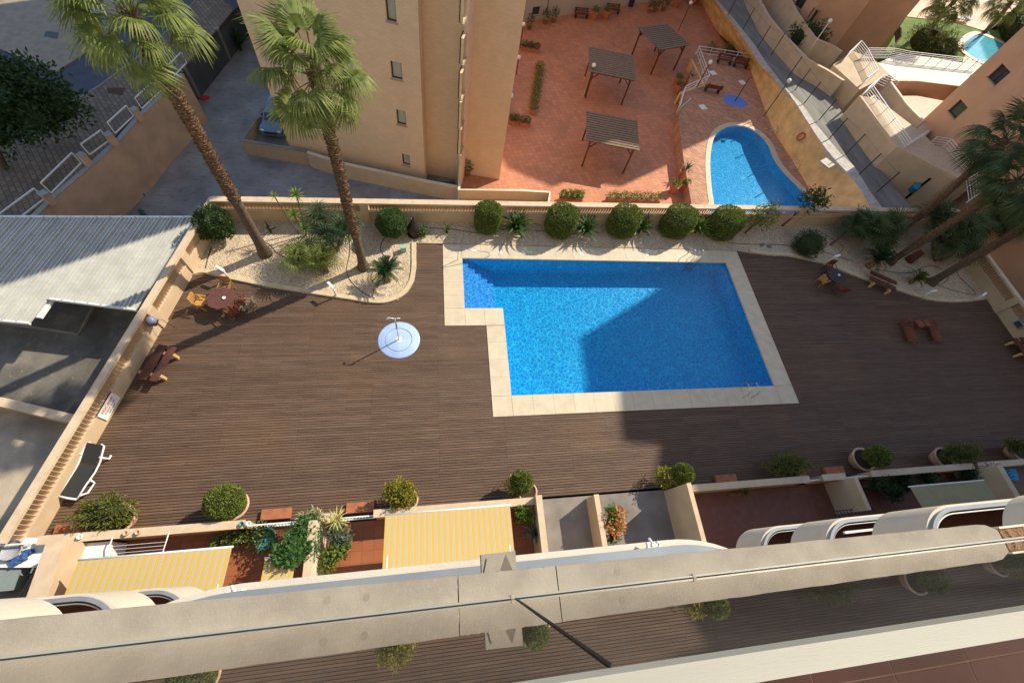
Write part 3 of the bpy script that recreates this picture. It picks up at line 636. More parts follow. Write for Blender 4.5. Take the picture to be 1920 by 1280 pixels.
for px, py, L in ((1337, 137, 'nearest the railing'), (1392, 155, 'beside the shower post'), (1318, 201, 'in the middle of the brick paving')):
    p = W(px, py, PZ); b = MB(); b.box((0, 0, .012), (.7, .7, .02), R(20)); solo('paving_patch', b, white_plastic, 'pale square slab set in the brick paving, ' + L, 'slab', 'pale square slabs', loc=p)

# ochre sprayed slope and the lane above it
def resample(P, n):
    P = [Vector(p) for p in P]; L = [0]
    for i in range(1, len(P)): L.append(L[-1] + (P[i] - P[i - 1]).length)
    out = []
    for k in range(n):
        s = L[-1] * k / (n - 1); i = 1
        while i < len(P) - 1 and L[i] < s: i += 1
        f = (s - L[i - 1]) / max(1e-6, L[i] - L[i - 1]); out.append(P[i - 1].lerp(P[i], f))
    return out
LZ = -1.3
def lz(y): return -1.3 - 1.7 * max(0., min(1., (205 - y) / 250))
def WZ(pts, up=0.): return [W(x, y, lz(y) + up) for x, y in pts]
bl = resample(WL([(1268, -80), (1312, 0), (1345, 60)], TZ) + WL([(1400, 112), (1414, 150), (1432, 200), (1452, 250), (1480, 292), (1508, 338), (1542, 396)], PZ), 60)
tl = resample(WZ([(1290, -70), (1340, -5), (1377, 44), (1407, 86), (1424, 116), (1450, 141), (1475, 172), (1494, 199), (1523, 245), (1548, 281), (1572, 309), (1602, 339), (1621, 369), (1640, 402)], .05), 60)
b = MB(); NU = 14
for i in range(60):
    for k in range(NU + 1):
        f = k / NU; p = bl[i].lerp(tl[i], f); q = mnoise.noise(Vector((p.x * 1.1, p.y * 1.1, p.z * 2))) * .16 * math.sin(f * 3.1)
        b.v.append((p.x + q, p.y - q * .3, p.z + q * .5))
for i in range(59):
    for k in range(NU): a = i * (NU + 1) + k; b.f.append((a, a + NU + 1, a + NU + 2, a + 1))
slope = struct('rock_slope', b, ochre, True)
lane_l = WZ([(1290, -60), (1345, 2), (1378, 40), (1412, 82), (1434, 116), (1475, 169), (1506, 200), (1526, 230), (1577, 292), (1600, 311), (1632, 362), (1662, 402)])
lane_r = WZ([(1380, -60), (1400, 12), (1425, 60), (1449, 91), (1475, 119), (1497, 143), (1530, 160), (1558, 179), (1645, 311), (1679, 356), (1712, 392), (1725, 410)])
b = MB(); LL, LR = resample(lane_l, 50), resample(lane_r, 50)
def strip(b, A, B, z0, up=0., left=True, drop=None):
    n = len(A); o = len(b.v)
    for p, q in zip(A, B): b.v += [(p.x, p.y, p.z + up), (q.x, q.y, q.z + up), (p.x, p.y, z0 if drop is None else p.z - drop), (q.x, q.y, z0 if drop is None else q.z - drop)]
    for i in range(n - 1): k = o + 4 * i; b.f += [(k, k + 1, k + 5, k + 4), (k + 1, k + 3, k + 7, k + 5)] + ([(k + 2, k, k + 4, k + 6)] if left else [])
    b.f += [(o, o + 2, o + 3, o + 1), (o + 4 * n - 4, o + 4 * n - 3, o + 4 * n - 1, o + 4 * n - 2)]
strip(b, LL, LR, -8.2, 0, False); struct('lane', b, mat('lane_concrete', (.19, .19, .17), .9, .25, 1.2, .3, 30, stretch=(1, .3, 1)))
b = MB(); strip(b, tl[3:], resample(lane_l, 60)[3:], 0, .06, True, .22); struct('stone_verge', b, mat('pale_rubble', (.46, .44, .40), .95, .2, 3, .8, 8))
ft = thing('post_fence', 'row of thin dark fence posts along the sunken lane', 'fence', Vector((lane_l[3].x, lane_l[3].y, LZ)))
posts = [(1365, 28), (1393, 55), (1420, 90), (1446, 103), (1475, 148), (1490, 170), (1507, 195), (1535, 226), (1554, 261), (1585, 290), (1611, 327), (1643, 361)]
pts = []
for x, y in posts:
    p = W(x, y, lz(y) + .1); pts.append(p); b = MB(); b.tube([p, p + Vector((0, 0, 2.1))], .045, 6); part('post', b, black_metal, ft, world=True)
for zz in (.5, 1.2, 2.0):
    b = MB()
    for i in range(len(pts) - 1): b.tube([pts[i] + Vector((0, 0, zz)), pts[i + 1] + Vector((0, 0, zz))], .008, 3)
    part('wire', b, black_metal, ft, world=True)
def wallz(name, label, pts, z0, h, th, m, cap, side=1, z=None):
    P = resample(WZ(pts) if z is None else WL(pts, z), 24); t = thing(name, label, 'wall', P[0]); O = offset(P, th * side, False); b = MB()
    def zz(Q): return [Vector((q.x, q.y, p.z)) for q, p in zip(Q, P)]
    strip(b, P, zz(O), z0, h); part('wall_panel', b, m, t, world=True); b = MB(); C0 = zz(offset(P, -.03 * side, False)); C1 = zz(offset(P, (th + .03) * side, False)); o = 0
    for p, q in zip(C0, C1): b.v += [(p.x, p.y, p.z + h + .001), (q.x, q.y, q.z + h + .001), (q.x, q.y, q.z + h + .07), (p.x, p.y, p.z + h + .07)]
    for i in range(23):
        for k in range(4): b.f.append((4 * i + k, 4 * i + (k + 1) % 4, 4 * i + 4 + (k + 1) % 4, 4 * i + 4 + k))
    part('coping', b, cap, t, world=True); return t
wallz('lane_wall', 'long beige wall along the far side of the sunken lane', [(1392, -20), (1402, 12), (1426, 60), (1450, 91), (1476, 119), (1498, 143), (1531, 160), (1560, 180)], -8.2, 1.5, .3, beige, sandstone, -1)
wallz('garden_wall', 'second beige garden wall behind the lane wall', [(1450, -10), (1480, 50), (1512, 98), (1545, 112), (1560, 122)], -8.2, 1.3, .25, beige, sandstone, -1, -1.0)
# beige plant building with a flat roof and a dark doorway
Bp = WL([(1607, 184), (1677, 280), (1787, 338), (1830, 345), (1860, 290), (1748, 278), (1725, 255), (1640, 190)], .55)
bw_ = [(1, [(1694, 372), (1748, 336)], mat('door_void', (.008, .008, .01), .8), None, 1)]
Bp, bw_ = flip(Bp, bw_); Bb = up_poly('plant_building', 'plain beige flat-roofed outbuilding beside the lane with a dark doorway', Bp, -8.2, .55, beige, wins=[(w[0], w[1]) for w in bw_]); build_wins(Bb, Bp, bw_)
p = W(1687, 375, -2.3); b = MB(); b.ball((0, 0, .5), (.3, .4, .35), 9, 6, .5); b.box((0, 0, .2), (.4, .4, .4)); solo('blue_water_butt', b, mat('teal_plastic', (.01, .16, .22), .4), 'teal blue plastic tub beside the dark doorway of the outbuilding', 'tub', loc=(p.x, p.y, LZ - .02))
# raised pink terrace, its walls and the white railings round it
b = MB(); b.prism(WL([(1640, 180), (1720, 180), (1800, 195), (1728, 262)], .2), -8.2, .2); struct('pink_terrace', b, mat('pink_paving', (.62, .44, .33), .7, .1, 2))
wallz('parapet_wall', 'salmon parapet along the back of the pink terrace', [(1652, 168), (1700, 168), (1784, 178)], -8.2, .9, .18, facade2, pale, -1, .2)
wallz('parapet_wall', 'cream parapet between the outbuilding and the pink terrace', [(1652, 172), (1682, 215), (1712, 246)], -8.2, .9, .18, beige, pale, 1, .2)
b = MB(); b.prism(WL([(1640, 120), (1690, 100), (1835, 122), (1790, 178), (1700, 164)], .0), -8.2, .0); struct('white_terrace', b, mat('white_paving', (.68, .68, .62), .7, .15, 3, .2, 30))
b = MB(); b.prism(WL([(1562, 122), (1600, 96), (1640, 112), (1668, 140), (1612, 168)], .1), -8.2, .1); struct('entrance_block', b, beige)
def railing(label, pts, z, h=1.0, m=None, bars=5, posts=True):
    P = WL(pts, z); t = thing('railing', label, 'railing', P[0]); m = m or white_metal
    for k in range(bars):
        b = MB(); hz = Vector((0, 0, h * (k + 1) / bars))
        for i in range(len(P) - 1): b.obox(P[i] + hz, P[i + 1] + hz, .035 if k < bars - 1 else .06, .035)
        part('rail', b, m, t, world=True)
    for i in range(len(P) - 1):
        n_ = max(1, int((P[i + 1] - P[i]).length / 1.4))
        for k in range(n_ + (1 if i == len(P) - 2 else 0)): q = P[i].lerp(P[i + 1], k / n_); b = MB(); b.box((q.x, q.y, q.z + h / 2), (.05, .05, h)); part('post', b, m, t, world=True)
    return t
railing('white railing along the top of the white terrace, below the lawn', [(1612, 112), (1660, 112), (1690, 118), (1835, 134)], .0, 1.1, None, 7)
railing('white railing around the entrance block beyond the lane', [(1577, 118), (1600, 96), (1612, 112), (1630, 150), (1610, 165)], .1, 1.0, None, 6)
railing('white railing beside the sunken stairs of the outbuilding', [(1610, 185), (1640, 160), (1668, 172)], .2, 1.0)
railing('grey railing along the top of the outbuilding roof', [(1622, 180), (1690, 282), (1722, 262)], .56, .9)
railing('grey railing above the palms at the right of the outbuilding', [(1735, 276), (1762, 280), (1806, 335), (1812, 380)], .56, 1.0)
# steps strip on the roof
b = MB(); b.prism(WL([(1625, 196), (1645, 188), (1700, 262), (1682, 276)], .56), .55, .64); struct('stair_landing', b, mat('stair_grey', (.30, .30, .31), .8, .2, 4))
for i in range(8):
    a = W(1622 + i * 8, 190 + i * 11, .65); c = W(1640 + i * 8, 180 + i * 11, .65); b = MB(); b.obox(a, c, .16, .10); solo('stair_tread', b, pale, 'pale stair tread on the outbuilding roof, ' + ('at the top end of the flight', 'just below the topmost tread', 'third from the top', 'just above the middle', 'just below the middle', 'third from the lower end', 'just above the lowest tread', 'lowest of the flight')[i], 'step', 'stair treads on the outbuilding roof')

# lawn, third pool and its surroundings
b = MB(); b.prism(WL([(1700, 30), (1735, 32), (1890, 62), (1935, 20), (2000, -40), (1960, 120), (1700, 112), (1660, 95)], -1.5), -8.2, -1.5); struct('lawn', b, mat('lawn_grass', (.10, .17, .02), .9, .35, .6, .8, 30))
b = MB(); b.prism(WL([(1700, 32), (1790, 42), (1850, 60), (1925, 10), (1920, -60), (1720, -60)], -1.48), -8.2, -1.44); struct('pool_terrace', b, mat('peach_paving', (.66, .50, .36), .8, .2, 1.5))
p3p = smooth_curve(WL([(1808, 82), (1835, 66), (1880, 84), (1884, 96), (1850, 118), (1812, 100)], -1.46), 4, True)
if area(p3p) < 0: p3p = list(reversed(p3p))
t = thing('swimming_pool', 'small pale turquoise pool on the lawn at the top right', 'swimming pool', p3p[0])
b = MB(); b.prism(p3p, -1.5, -1.42); part('basin', b, mat('pale_pool', (.10, .42, .55), .08, .15, 3, .1, 6), t, world=True)
b = MB(); band(b, p3p, offset(p3p, -.7), -1.5, -1.38, True); part('coping', b, coping_m, t, world=True)
b = MB(); b.prism(smooth_curve(WL([(1810, 104), (1840, 118), (1830, 140), (1806, 134)], -1.46), 4, True), -1.49, -1.43); struct('pool_apron', b, coping_m)
for i, (px, py) in enumerate(((1750, 33), (1802, 40))):
    p = W(px, py, -1.4); b = MB(); b.box((0, 0, .3), (1.9, .65, .08), R(-8)); b.box((.6, 0, .45), (.7, .65, .06), R(-8));
    for sx in (-.7, .7): b.box((sx, 0, .14), (.06, .6, .28), R(-8))
    solo('sun_lounger', b, white_plastic, ('white sun lounger left of the far pool terrace', 'white sun lounger right of the far palm trunk')[i], 'sun lounger', 'loungers by the far pool', loc=p)

# life ring, hatch, chairs, benches
t = thing('life_ring', 'red life ring hanging on the ochre slope', 'life ring', W(1500, 254, -2.1)); b = MB()
ring = [Vector((-.12, -.05, 0)) + Vector((.15 + .28 * math.cos(a) * .5, -.1 + .0 + .33 * math.sin(a), .3 * math.cos(a))) for a in [k * math.pi / 8 for k in range(16)]]; b.tube(ring, .065, 8, closed=True); part('ring', b, mat('life_ring_red', (.50, .07, .04), .5), t, smooth=True)
a, c = bl[44].lerp(tl[44], .55), 0
p = W(1549, 308, -1.45); b = MB(); b.box((0, 0, .1), (.95, .95, .12), R(30)); b.lathe([(0, .17), (.26, .17), (.3, .16)], n=16); solo('hatch', b, mat('hatch_cover', (.45, .44, .37), .7, .15), 'square pale hatch cover on the ochre slope', 'hatch', loc=p)
def plastic_chair():
    t = thing('plastic_chair', 'x', 'chair', (0, 0, 0), 0, 'white chairs by the ochre slope')
    b = MB(); b.box((0, 0, .44), (.46, .46, .03)); part('seat', b, white_plastic, t)
    b = MB(); b.add([(-.23, .22, .45), (.23, .22, .45), (.2, .32, .88), (-.2, .32, .88), (-.23, .25, .45), (.23, .25, .45), (.2, .35, .88), (-.2, .35, .88)], [(0, 1, 2, 3), (7, 6, 5, 4), (4, 5, 1, 0), (5, 6, 2, 1), (6, 7, 3, 2), (7, 4, 0, 3)]); part('backrest', b, white_plastic, t)
    for x in (-.2, .2):
        for y in (-.2, .2): b = MB(); b.obox((x, y, 0), (x * .9, y * .9, .43), .045, .045); part('leg', b, white_plastic, t)
        b = MB(); b.obox((x * 1.15, -.2, .65), (x * 1.15, .25, .67), .05, .03); b.obox((x * 1.15, -.2, .44), (x * 1.15, -.2, .65), .03, .05); part('armrest', b, white_plastic, t)
    return t
pc = plastic_chair(); p = W(1439, 201, PZ); pc.location = p; pc.rotation_euler = (0, 0, R(-60)); pc['label'] = 'white plastic chair nearest the shower post, first of the three'
dup(pc, W(1447, 210, PZ), R(-70), 'white plastic chair in the middle of the row of three'); dup(pc, W(1451, 219, PZ), R(-50), 'white plastic chair nearest the pear-shaped pool')
def park_bench(label, loc, rz, m=redwood, group='slatted benches on the neighbouring terrace', L=1.7):
    t = thing('park_bench', label, 'bench', loc, rz, group)
    for k in range(4): b = MB(); b.box((0, -.18 + k * .12, .44), (L, .09, .035)); part('slat', b, m, t)
    for k in range(3): b = MB(); b.box((0, .27 + k * .04, .56 + k * .13), (L, .03, .1)); part('slat', b, m, t)
    for s in (-1, 1): b = MB(); b.box((s * L * .4, 0, .21), (.07, .45, .42)); b.box((s * L * .4, .27, .45), (.07, .06, .9)); part('leg', b, black_metal, t)
    return t
park_bench('dark slatted bench at the top of the brick paving, left one', W(1356, 120, PZ), R(-8)); park_bench('dark slatted bench at the top of the brick paving, beside the ochre wall', W(1386, 127, PZ), R(-8))
park_bench('dark slatted bench below the white railing corner', W(1333, 172, PZ), R(172))
park_bench('brown bench against the far cream building, left of the potted trees', W(1089, 34, TZ), R(5)); park_bench('brown bench against the far cream building, right of the potted trees', W(1148, 26, TZ), R(5))
railing('white railing round the raised corner of the brick pool deck', [(1268, 212), (1278, 178), (1322, 158), (1303, 103), (1400, 118)], PZ, .9, None, 3)
railing('short white stair railing by the long terracotta planter', [(1268, 218), (1288, 200)], TZ + .3, .9, None, 3)
b = MB(); A = WL([(1298, 112), (1322, 162), (1276, 176)], PZ); band(b, A, offset(A, -.2, False), -8.2, PZ + .05); solo('retaining_wall', b, ochre, 'short ochre wall holding up the corner of the brick pool deck', 'wall')
# lamps with globe heads
def globe_lamp(label, base, z, h=3.0, pole=None):
    p = W(base[0], base[1], z); t = thing('street_lamp', label, 'lamp', p, 0, 'globe lamps on the neighbouring terraces'); b = MB(); b.tube([(0, 0, 0), (0, 0, h - .2)], .04, 8); part('pole', b, pole or black_metal, t, smooth=True)
    b = MB(); b.ball((0, 0, h), .2, 14, 10); part('globe', b, mat('opal_globe', (.78, .77, .72), .3), t, smooth=True)
globe_lamp('globe lamp with white ball beside the far pergola', (1272, 58), TZ, 2.9); globe_lamp('globe lamp in front of the middle pergola', (1096, 181), TZ, 3.0)
globe_lamp('globe lamp at the white railing corner', (1306, 166), PZ, 2.6); globe_lamp('globe lamp on a long thin pole by the lane', (1432, 218), PZ, 3.6)
globe_lamp('globe lamp in the dark garden beyond the lane', (1505, 112), LZ, 3.6, white_metal)
globe_lamp('globe lamp at the edge of the middle block, upper of three', (975, 90), TZ, 2.2); globe_lamp('globe lamp at the edge of the middle block, middle of three', (968, 140), TZ, 1.6); globe_lamp('globe lamp at the edge of the middle block, lowest of three', (955, 207), TZ, 1.4)

# ------------------------------------------------------------------ pergolas
slat_m = mat('weathered_slats', (.20, .145, .10), .85, .3, 3, .4, 20, stretch=(1, 5, 1))
def pergola(label, foot, loc_c, ex, ey, rz):
    t = thing('pergola', label, 'pergola', loc_c, rz, 'red-brown timber pergolas'); h = 2.45
    for sx in (-1, 1):
        for sy in (-1, 1): b = MB(); b.box((sx * (ex / 2 - .25), sy * (ey / 2 - .25), h / 2), (.13, .13, h)); part('post', b, redwood, t)
    for sy in (-1, 1): b = MB(); b.box((0, sy * (ey / 2 - .25), h + .08), (ex, .09, .17)); part('beam', b, redwood, t)
    for sx in (-1, 1):
        b = MB(); b.box((sx * (ex / 2 - .25), 0, h + .03), (.085, ey - .6, .16)); part('beam', b, redwood, t)
        for sy in (-1, 1):
            b = MB(); b.obox((sx * (ex / 2 - .25), sy * (ey / 2 - .3), h - .5), (sx * (ex / 2 - .25), sy * (ey / 2 - .8), h), .08, .08); part('brace', b, redwood, t)
            b = MB(); b.obox((sx * (ex / 2 - .3), sy * (ey / 2 - .25), h - .5), (sx * (ex / 2 - .8), sy * (ey / 2 - .25), h), .08, .08); part('brace', b, redwood, t)
    b = MB(); b.box((0, 0, h + .135), (ex - .2, ey - .1, .02)); part('cane_mat', b, mat('cane_mat', (.15, .11, .08), .9, .3, 6), t)
    n = 13
    for k in range(n): b = MB(); b.box((0, -ey / 2 + ey * (k + .5) / n, h + .19), (ex + .38 + rnd.uniform(-.04, .04), ey / n * .72, .06)); part('roof_slat', b, slat_m, t)
    return t
def perg(label, corners):
    c = WL(corners, TZ + 2.62); ctr = sum(c, Vector()) / 4; ex = ((c[1] - c[0]).length + (c[2] - c[3]).length) / 2; ey = ((c[3] - c[0]).length + (c[2] - c[1]).length) / 2
    d = (c[1] - c[0]) + (c[2] - c[3]); pergola(label, None, Vector((ctr.x, ctr.y, TZ)), ex, ey, math.atan2(d.y, d.x))
perg('brown timber pergola with a slatted roof, nearest to the balustrade', ((1103, 209), (1192, 226), (1194, 283), (1103, 265)))
perg('brown timber pergola with a slatted roof, middle one with a lamp in front', ((1107, 89), (1186, 104), (1187, 152), (1108, 135)))
perg('brown timber pergola with a slatted roof, farthest and turned to the right', ((1199, 52), (1248, 45), (1291, 86), (1238, 95)))
# ================================================================== VEGETATION
def leaf(b, p, d, up, L, w):               # small folded leaf
    sd = d.cross(up)
    if sd.length < 1e-3: sd = d.cross(Vector((1, 0, .2)))
    sd.normalize(); nn = sd.cross(d); q = p + d * L * .5
    o = len(b.v); b.v += [tuple(p), tuple(q + sd * w * .5 + nn * w * .15), tuple(p + d * L), tuple(q - sd * w * .5 + nn * w * .15)]; b.f.append((o, o + 1, o + 2)); b.f.append((o, o + 2, o + 3))
def rand_dir(rg):
    z = rg.uniform(-1, 1); a = rg.uniform(0, 6.2832); r = math.sqrt(1 - z * z); return Vector((r * math.cos(a), r * math.sin(a), z))
def foliage(c, r, n, L, w, rg, shell=.18, lump=.15, outward=.5, zmin=-.8, flat=0, seed=0, spiky=0., boxy=0):
    """leaves spread through the outer shell of a lumpy ellipsoid"""
    b = MB(); c = Vector(c); k = 0
    while k < n:
        d = rand_dir(rg)
        if d.z < zmin: continue
        q = mnoise.noise(d * 2.3 + Vector((seed, seed * 2, 0))); rr = 1 + lump * q * 2 - rg.random() ** 1.5 * shell
        if rg.random() < .25 * (q < -.15) * (not boxy): k += 1; continue
        if boxy: rr /= (math.hypot(d.x, d.y) ** boxy + abs(d.z) ** boxy) ** (1 / boxy)
        p = Vector((d.x * r[0], d.y * r[1], d.z * r[2])) * rr
        if flat: p.z = min(p.z, r[2] * flat + rg.uniform(-.04, .02))
        e = (d * outward + rand_dir(rg) * (1 - outward)).normalized()
        l = L * rg.uniform(.6, 1.3) * (1 + spiky * (rg.random() < .12) * 2)
        leaf(b, c + p, e, rand_dir(rg), l, w * rg.uniform(.7, 1.2)); k += 1
    return b
def shrub(label, loc, r, h, m, n=1500, L=.09, w=.05, shell=.2, lump=.15, name='round_shrub', cat='bush', flat=0, core=True, group=None, stem=.0, spiky=0., seed=None, lean=(0, 0), boxy=0):
    seed = seed if seed is not None else (loc[0] * 1.7 + loc[1] * .9); rg = random.Random(int(seed * 100))
    t = thing(name, label, cat, loc, 0, group); cz = h - r[2]
    c = (lean[0], lean[1], cz)
    b = foliage(c, r, n, L, w, rg, shell, lump, .5, -.95, flat, seed, spiky, boxy); part('foliage', b, m, t)
    if core: b = MB(); kc = .92 if n > 3000 else .8; b.ball(c, (r[0] * kc, r[1] * kc, r[2] * kc), 16, 10, 0 if n > 3000 else .2); part('inner_twigs', b, core_m, t)
    b = MB()
    for k in range(4): a = k * 1.6; b.tube([(.03 * math.cos(a), .03 * math.sin(a), 0), (c[0] * .5 + .08 * math.cos(a), c[1] * .5 + .08 * math.sin(a), cz * .6), (c[0] + r[0] * .4 * math.cos(a), c[1] + r[1] * .4 * math.sin(a), cz)], [.035, .025, .012], 5)
    part('stem', b, barkdark, t); return t

# clipped drums along the far wall
drums = [(905, 447, .78, 2.2), (1043, 452, .95, 2.1), (1160, 452, .98, 2.1), (1262, 452, 1.05, 2.15), (1350, 455, 1.08, 2.2)]
names = ('narrowest clipped drum bush, first from the left along the far wall', 'clipped drum bush by the far wall, second from the left in the row', 'clipped drum bush by the far wall, middle of the five', 'wide clipped drum bush by the far wall, fourth from the left', 'half-sunlit clipped drum bush at the right end of the row of five')
for (px, py, r, h), lb in zip(drums, names):
    p = W(px - (px - 1150) * .03, py - 17, .03); shrub(lb, p, (r * .97, r * .82, .86), 1.86, leaf_topiary, 8500, .095, .062, .07, .03, 'clipped_bush', 'bush', 0, True, 'clipped drum bushes along the far wall', boxy=7)
p = W(418, 446, .03); shrub('glossy dark green round bush in the left corner of the gravel bed', p, (.88, .85, .85), 1.95, leaf_dark, 2800, .14, .08, .25, .12)
p = W(737, 440, .03); shrub('bright green clipped ball bush between the second palm and the black ornament', p, (.82, .82, .78), 1.75, mat('fresh_leaf', (.035, .09, .015), .5, c2=(.09, .17, .03), trans=.2), 5600, .085, .055, .1, .05)
p = W(792, 440, .03); shrub('small yellow-green shrub just right of the black ornament', p, (.33, .3, .3), .6, leaf_bright, 300, .13, .08, .5, .3)
p = W(1503, 470, .03); shrub('dense dark round bush on the shaded gravel beside the curb', p, (.95, .9, .8), 1.5, leaf_dark, 2600, .12, .05, .3, .15)
p = W(1397, 437, .03); t = shrub('light and dark leaved shrub with pale flowers by the far wall', p, (.75, .65, .95), 2.6, leaf_topiary, 900, .17, .08, .7, .35, name='flowering_shrub', lean=(.2, 0), core=False)
b = foliage((.2, 0, 1.8), (.75, .65, .95), 60, .12, .1, random.Random(2), .3, .3); part('flowers', b, mat('pale_flowers', (.55, .42, .30), .7), t, kind='stuff')
p = W(1466, 424, .03); t = thing('small_tree', 'small dark leaning tree in front of the pear-shaped pool', 'tree', p); b = MB(); b.tube([(0, 0, 0), (.25, .1, .9), (.6, .25, 1.7)], [.07, .055, .03], 7); b.tube([(.25, .1, .9), (0, .1, 1.5)], [.04, .02], 5); part('trunk', b, barkdark, t)
b = foliage((.85, .35, 2.2), (.85, .7, .75), 1100, .15, .09, random.Random(5), .8, .4); part('crown', b, leaf_dark, t)

# ---- fan palms
def fan_blade_mesh(name, m, nb=30, L=1.0, petiole=.9, spread=300, droop=.35, seed=0, w=.055):
    """one frond along +X: petiole, then a fan of split, drooping leaflets"""
    rg = random.Random(seed); b = MB(); b.tube([(0, 0, 0), (petiole * .5, 0, .06), (petiole, 0, 0)], [.03, .02, .014], 4)
    for k in range(nb):
        a = R(-spread / 2 + spread * (k + .5) / nb) + rg.uniform(-.03, .03); l = L * (1 - .28 * abs(a / R(spread / 2)) ** 2) * rg.uniform(.9, 1.08)
        d = Vector((math.cos(a), math.sin(a), 0)); sd = Vector((-d.y, d.x, 0)); o = Vector((petiole, 0, 0)); prev = None
        lift = .16 * (1 if k % 2 else -.4) * w / .05
        for i, (f, ww) in enumerate(((.04, .25), (.35, 1.), (.62, 1.05), (.82, .6), (1.0, .08))):
            z = .10 * math.sin(f * 3) - droop * l * max(0, f - .35) ** 1.7 * 2.2 * (1 + rg.uniform(-.15, .3))
            hw = w * ww * (l / 1.0) * (.5 + f * .55 if f < .7 else 1); c = o + d * l * f * (1 - .12 * max(0, f - .5)) + Vector((0, 0, z))
            mid = c + Vector((0, 0, .35 * hw)); cur = (c - sd * hw, mid, c + sd * hw); ix = len(b.v); b.v += [tuple(v) for v in cur]
            if prev is not None:
                b.f += [(prev, prev + 1, ix + 1, ix), (prev + 1, prev + 2, ix + 2, ix + 1)]
            prev = ix
    return b.mesh(name, m)
FR = [fan_blade_mesh('fan_frond', leaf_palm, 40, 1.05, 1.2, 270, .5, i, .036) for i in range(4)]
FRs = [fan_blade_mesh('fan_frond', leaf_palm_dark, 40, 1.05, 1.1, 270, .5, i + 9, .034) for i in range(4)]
def rot_to(az, el, roll): return (Matrix.Rotation(az, 4, 'Z') @ Matrix.Rotation(-el, 4, 'Y') @ Matrix.Rotation(roll, 4, 'X')).to_euler()
def fan_palm(label, base, top, r0, r1, zsm, nf, fr, sc, seed, bm=bark, elmin=-50, name='palm_tree'):
    rg = random.Random(seed); base = Vector(base); top = Vector(top) - base; t = thing(name, label, 'palm tree', base)
    b = MB(); pts = []; rad = []; n = 46
    for i in range(n + 1):
        f = i / n; p = top * f + Vector((top.x, top.y, 0)) * (-.12 * math.sin(f * 3.14)); pts.append(p); q = r0 + (r1 - r0) * min(1, f * 1.6) + (.14 * (r0 / .3) * max(0, 1 - f * 14)); rad.append(q * (1 + .035 * math.sin(i * 2.3) + .03 * rg.random()))
    def at(z):
        f = z / top.z; return top * f + Vector((top.x, top.y, 0)) * (-.12 * math.sin(f * 3.14)), r0 + (r1 - r0) * min(1, f * 1.6)
    b.tube(pts, rad, 14); part('trunk', b, barkdark, t, smooth=True)
    if zsm < top.z:
        b = MB(); nst = int((top.z - zsm) * 95)
        for k in range(nst):
            z = zsm + (top.z - zsm) * (k / nst); c, r = at(z); a = k * 2.399963 + rg.uniform(-.2, .2); d = Vector((math.cos(a), math.sin(a), 0)); s = Vector((-d.y, d.x, 0))
            L = rg.uniform(.12, .22); ww = rg.uniform(.05, .085); o = c + d * (r - .02); tip = c + d * (r + rg.uniform(.05, .11)) + Vector((0, 0, L))
            b.add([o - s * ww, o + s * ww, tip + s * ww * .45, tip - s * ww * .45, o + Vector((0, 0, .1)) - s * ww, o + Vector((0, 0, .1)) + s * ww], [(0, 1, 2, 3), (3, 2, 5, 4), (0, 3, 4), (1, 5, 2)])
        part('frond_stubs', b, bm, t, kind='stuff')
    for k in range(nf):
        f = (k + .5) / nf; el = R(78 - (78 - elmin) * f ** .85) + R(rg.uniform(-8, 8)); az = k * 2.399963 + rg.uniform(-.25, .25)
        o = link('frond', fr[k % len(fr)], t); s = sc * rg.uniform(.85, 1.12); o.scale = (s, s, s); o.location = tuple(top + Vector((0, 0, .15 - .5 * f)) + Vector((math.cos(az), math.sin(az), 0)) * .1)
        o.rotation_euler = rot_to(az, el, R(rg.uniform(-30, 30)))
    return t
crown1 = W(243, 28, 11.8); fan_palm('very tall fan palm in the gravel bed, left one of two, crown at top left', W(498, 476, .03), crown1, .25, .185, 3.9, 25, FR, .84, 1, elmin=-28)
crown2 = W(588, 132, 10.7); fan_palm('tall fan palm right of the first, its crown in front of the apricot block', W(682, 502, .03), crown2, .22, .165, 2.6, 27, FR, .93, 2, elmin=-34)
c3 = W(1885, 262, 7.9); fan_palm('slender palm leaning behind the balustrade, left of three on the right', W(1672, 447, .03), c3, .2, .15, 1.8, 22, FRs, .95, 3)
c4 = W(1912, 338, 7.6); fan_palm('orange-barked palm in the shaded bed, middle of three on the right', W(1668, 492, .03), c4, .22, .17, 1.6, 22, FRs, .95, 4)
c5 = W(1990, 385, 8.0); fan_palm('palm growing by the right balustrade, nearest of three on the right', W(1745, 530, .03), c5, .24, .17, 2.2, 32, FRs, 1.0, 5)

# low fan palm clumps: short leaning stems, each with its own head of fronds
SF = [fan_blade_mesh('small_frond', mat('low_palm_leaf', (.02, .055, .02), .5, c2=(.065, .12, .05), trans=.25), 18, .5, .38, 290, .12, i + 20, .034) for i in range(2)]
SFd = [fan_blade_mesh('small_frond', leaf_palm_dark, 20, .55, .42, 300, .2, i + 30, .045) for i in range(2)]
def clump(label, base, heads, fr, sc, seed, nf=17, name='fan_palm_clump'):
    rg = random.Random(seed); t = thing(name, label, 'palm clump', base)
    for (x, y, z) in heads:
        q = Vector((x, y, z)) - Vector(base); b = MB(); b.tube([(q.x * .15, q.y * .15, 0), (q.x * .6, q.y * .6, q.z * .5), q], [.11, .09, .08], 7); part('trunk', b, bark, t)
        for k in range(nf):
            f = (k + .5) / nf; az = k * 2.4 + rg.uniform(-.2, .2); o = link('frond', fr[k % 2], t); s = sc * rg.uniform(.8, 1.15); o.scale = (s, s, s); o.location = q; o.rotation_euler = rot_to(az, R(80 - 95 * f + rg.uniform(-8, 8)), R(rg.uniform(-25, 25)))
    return t
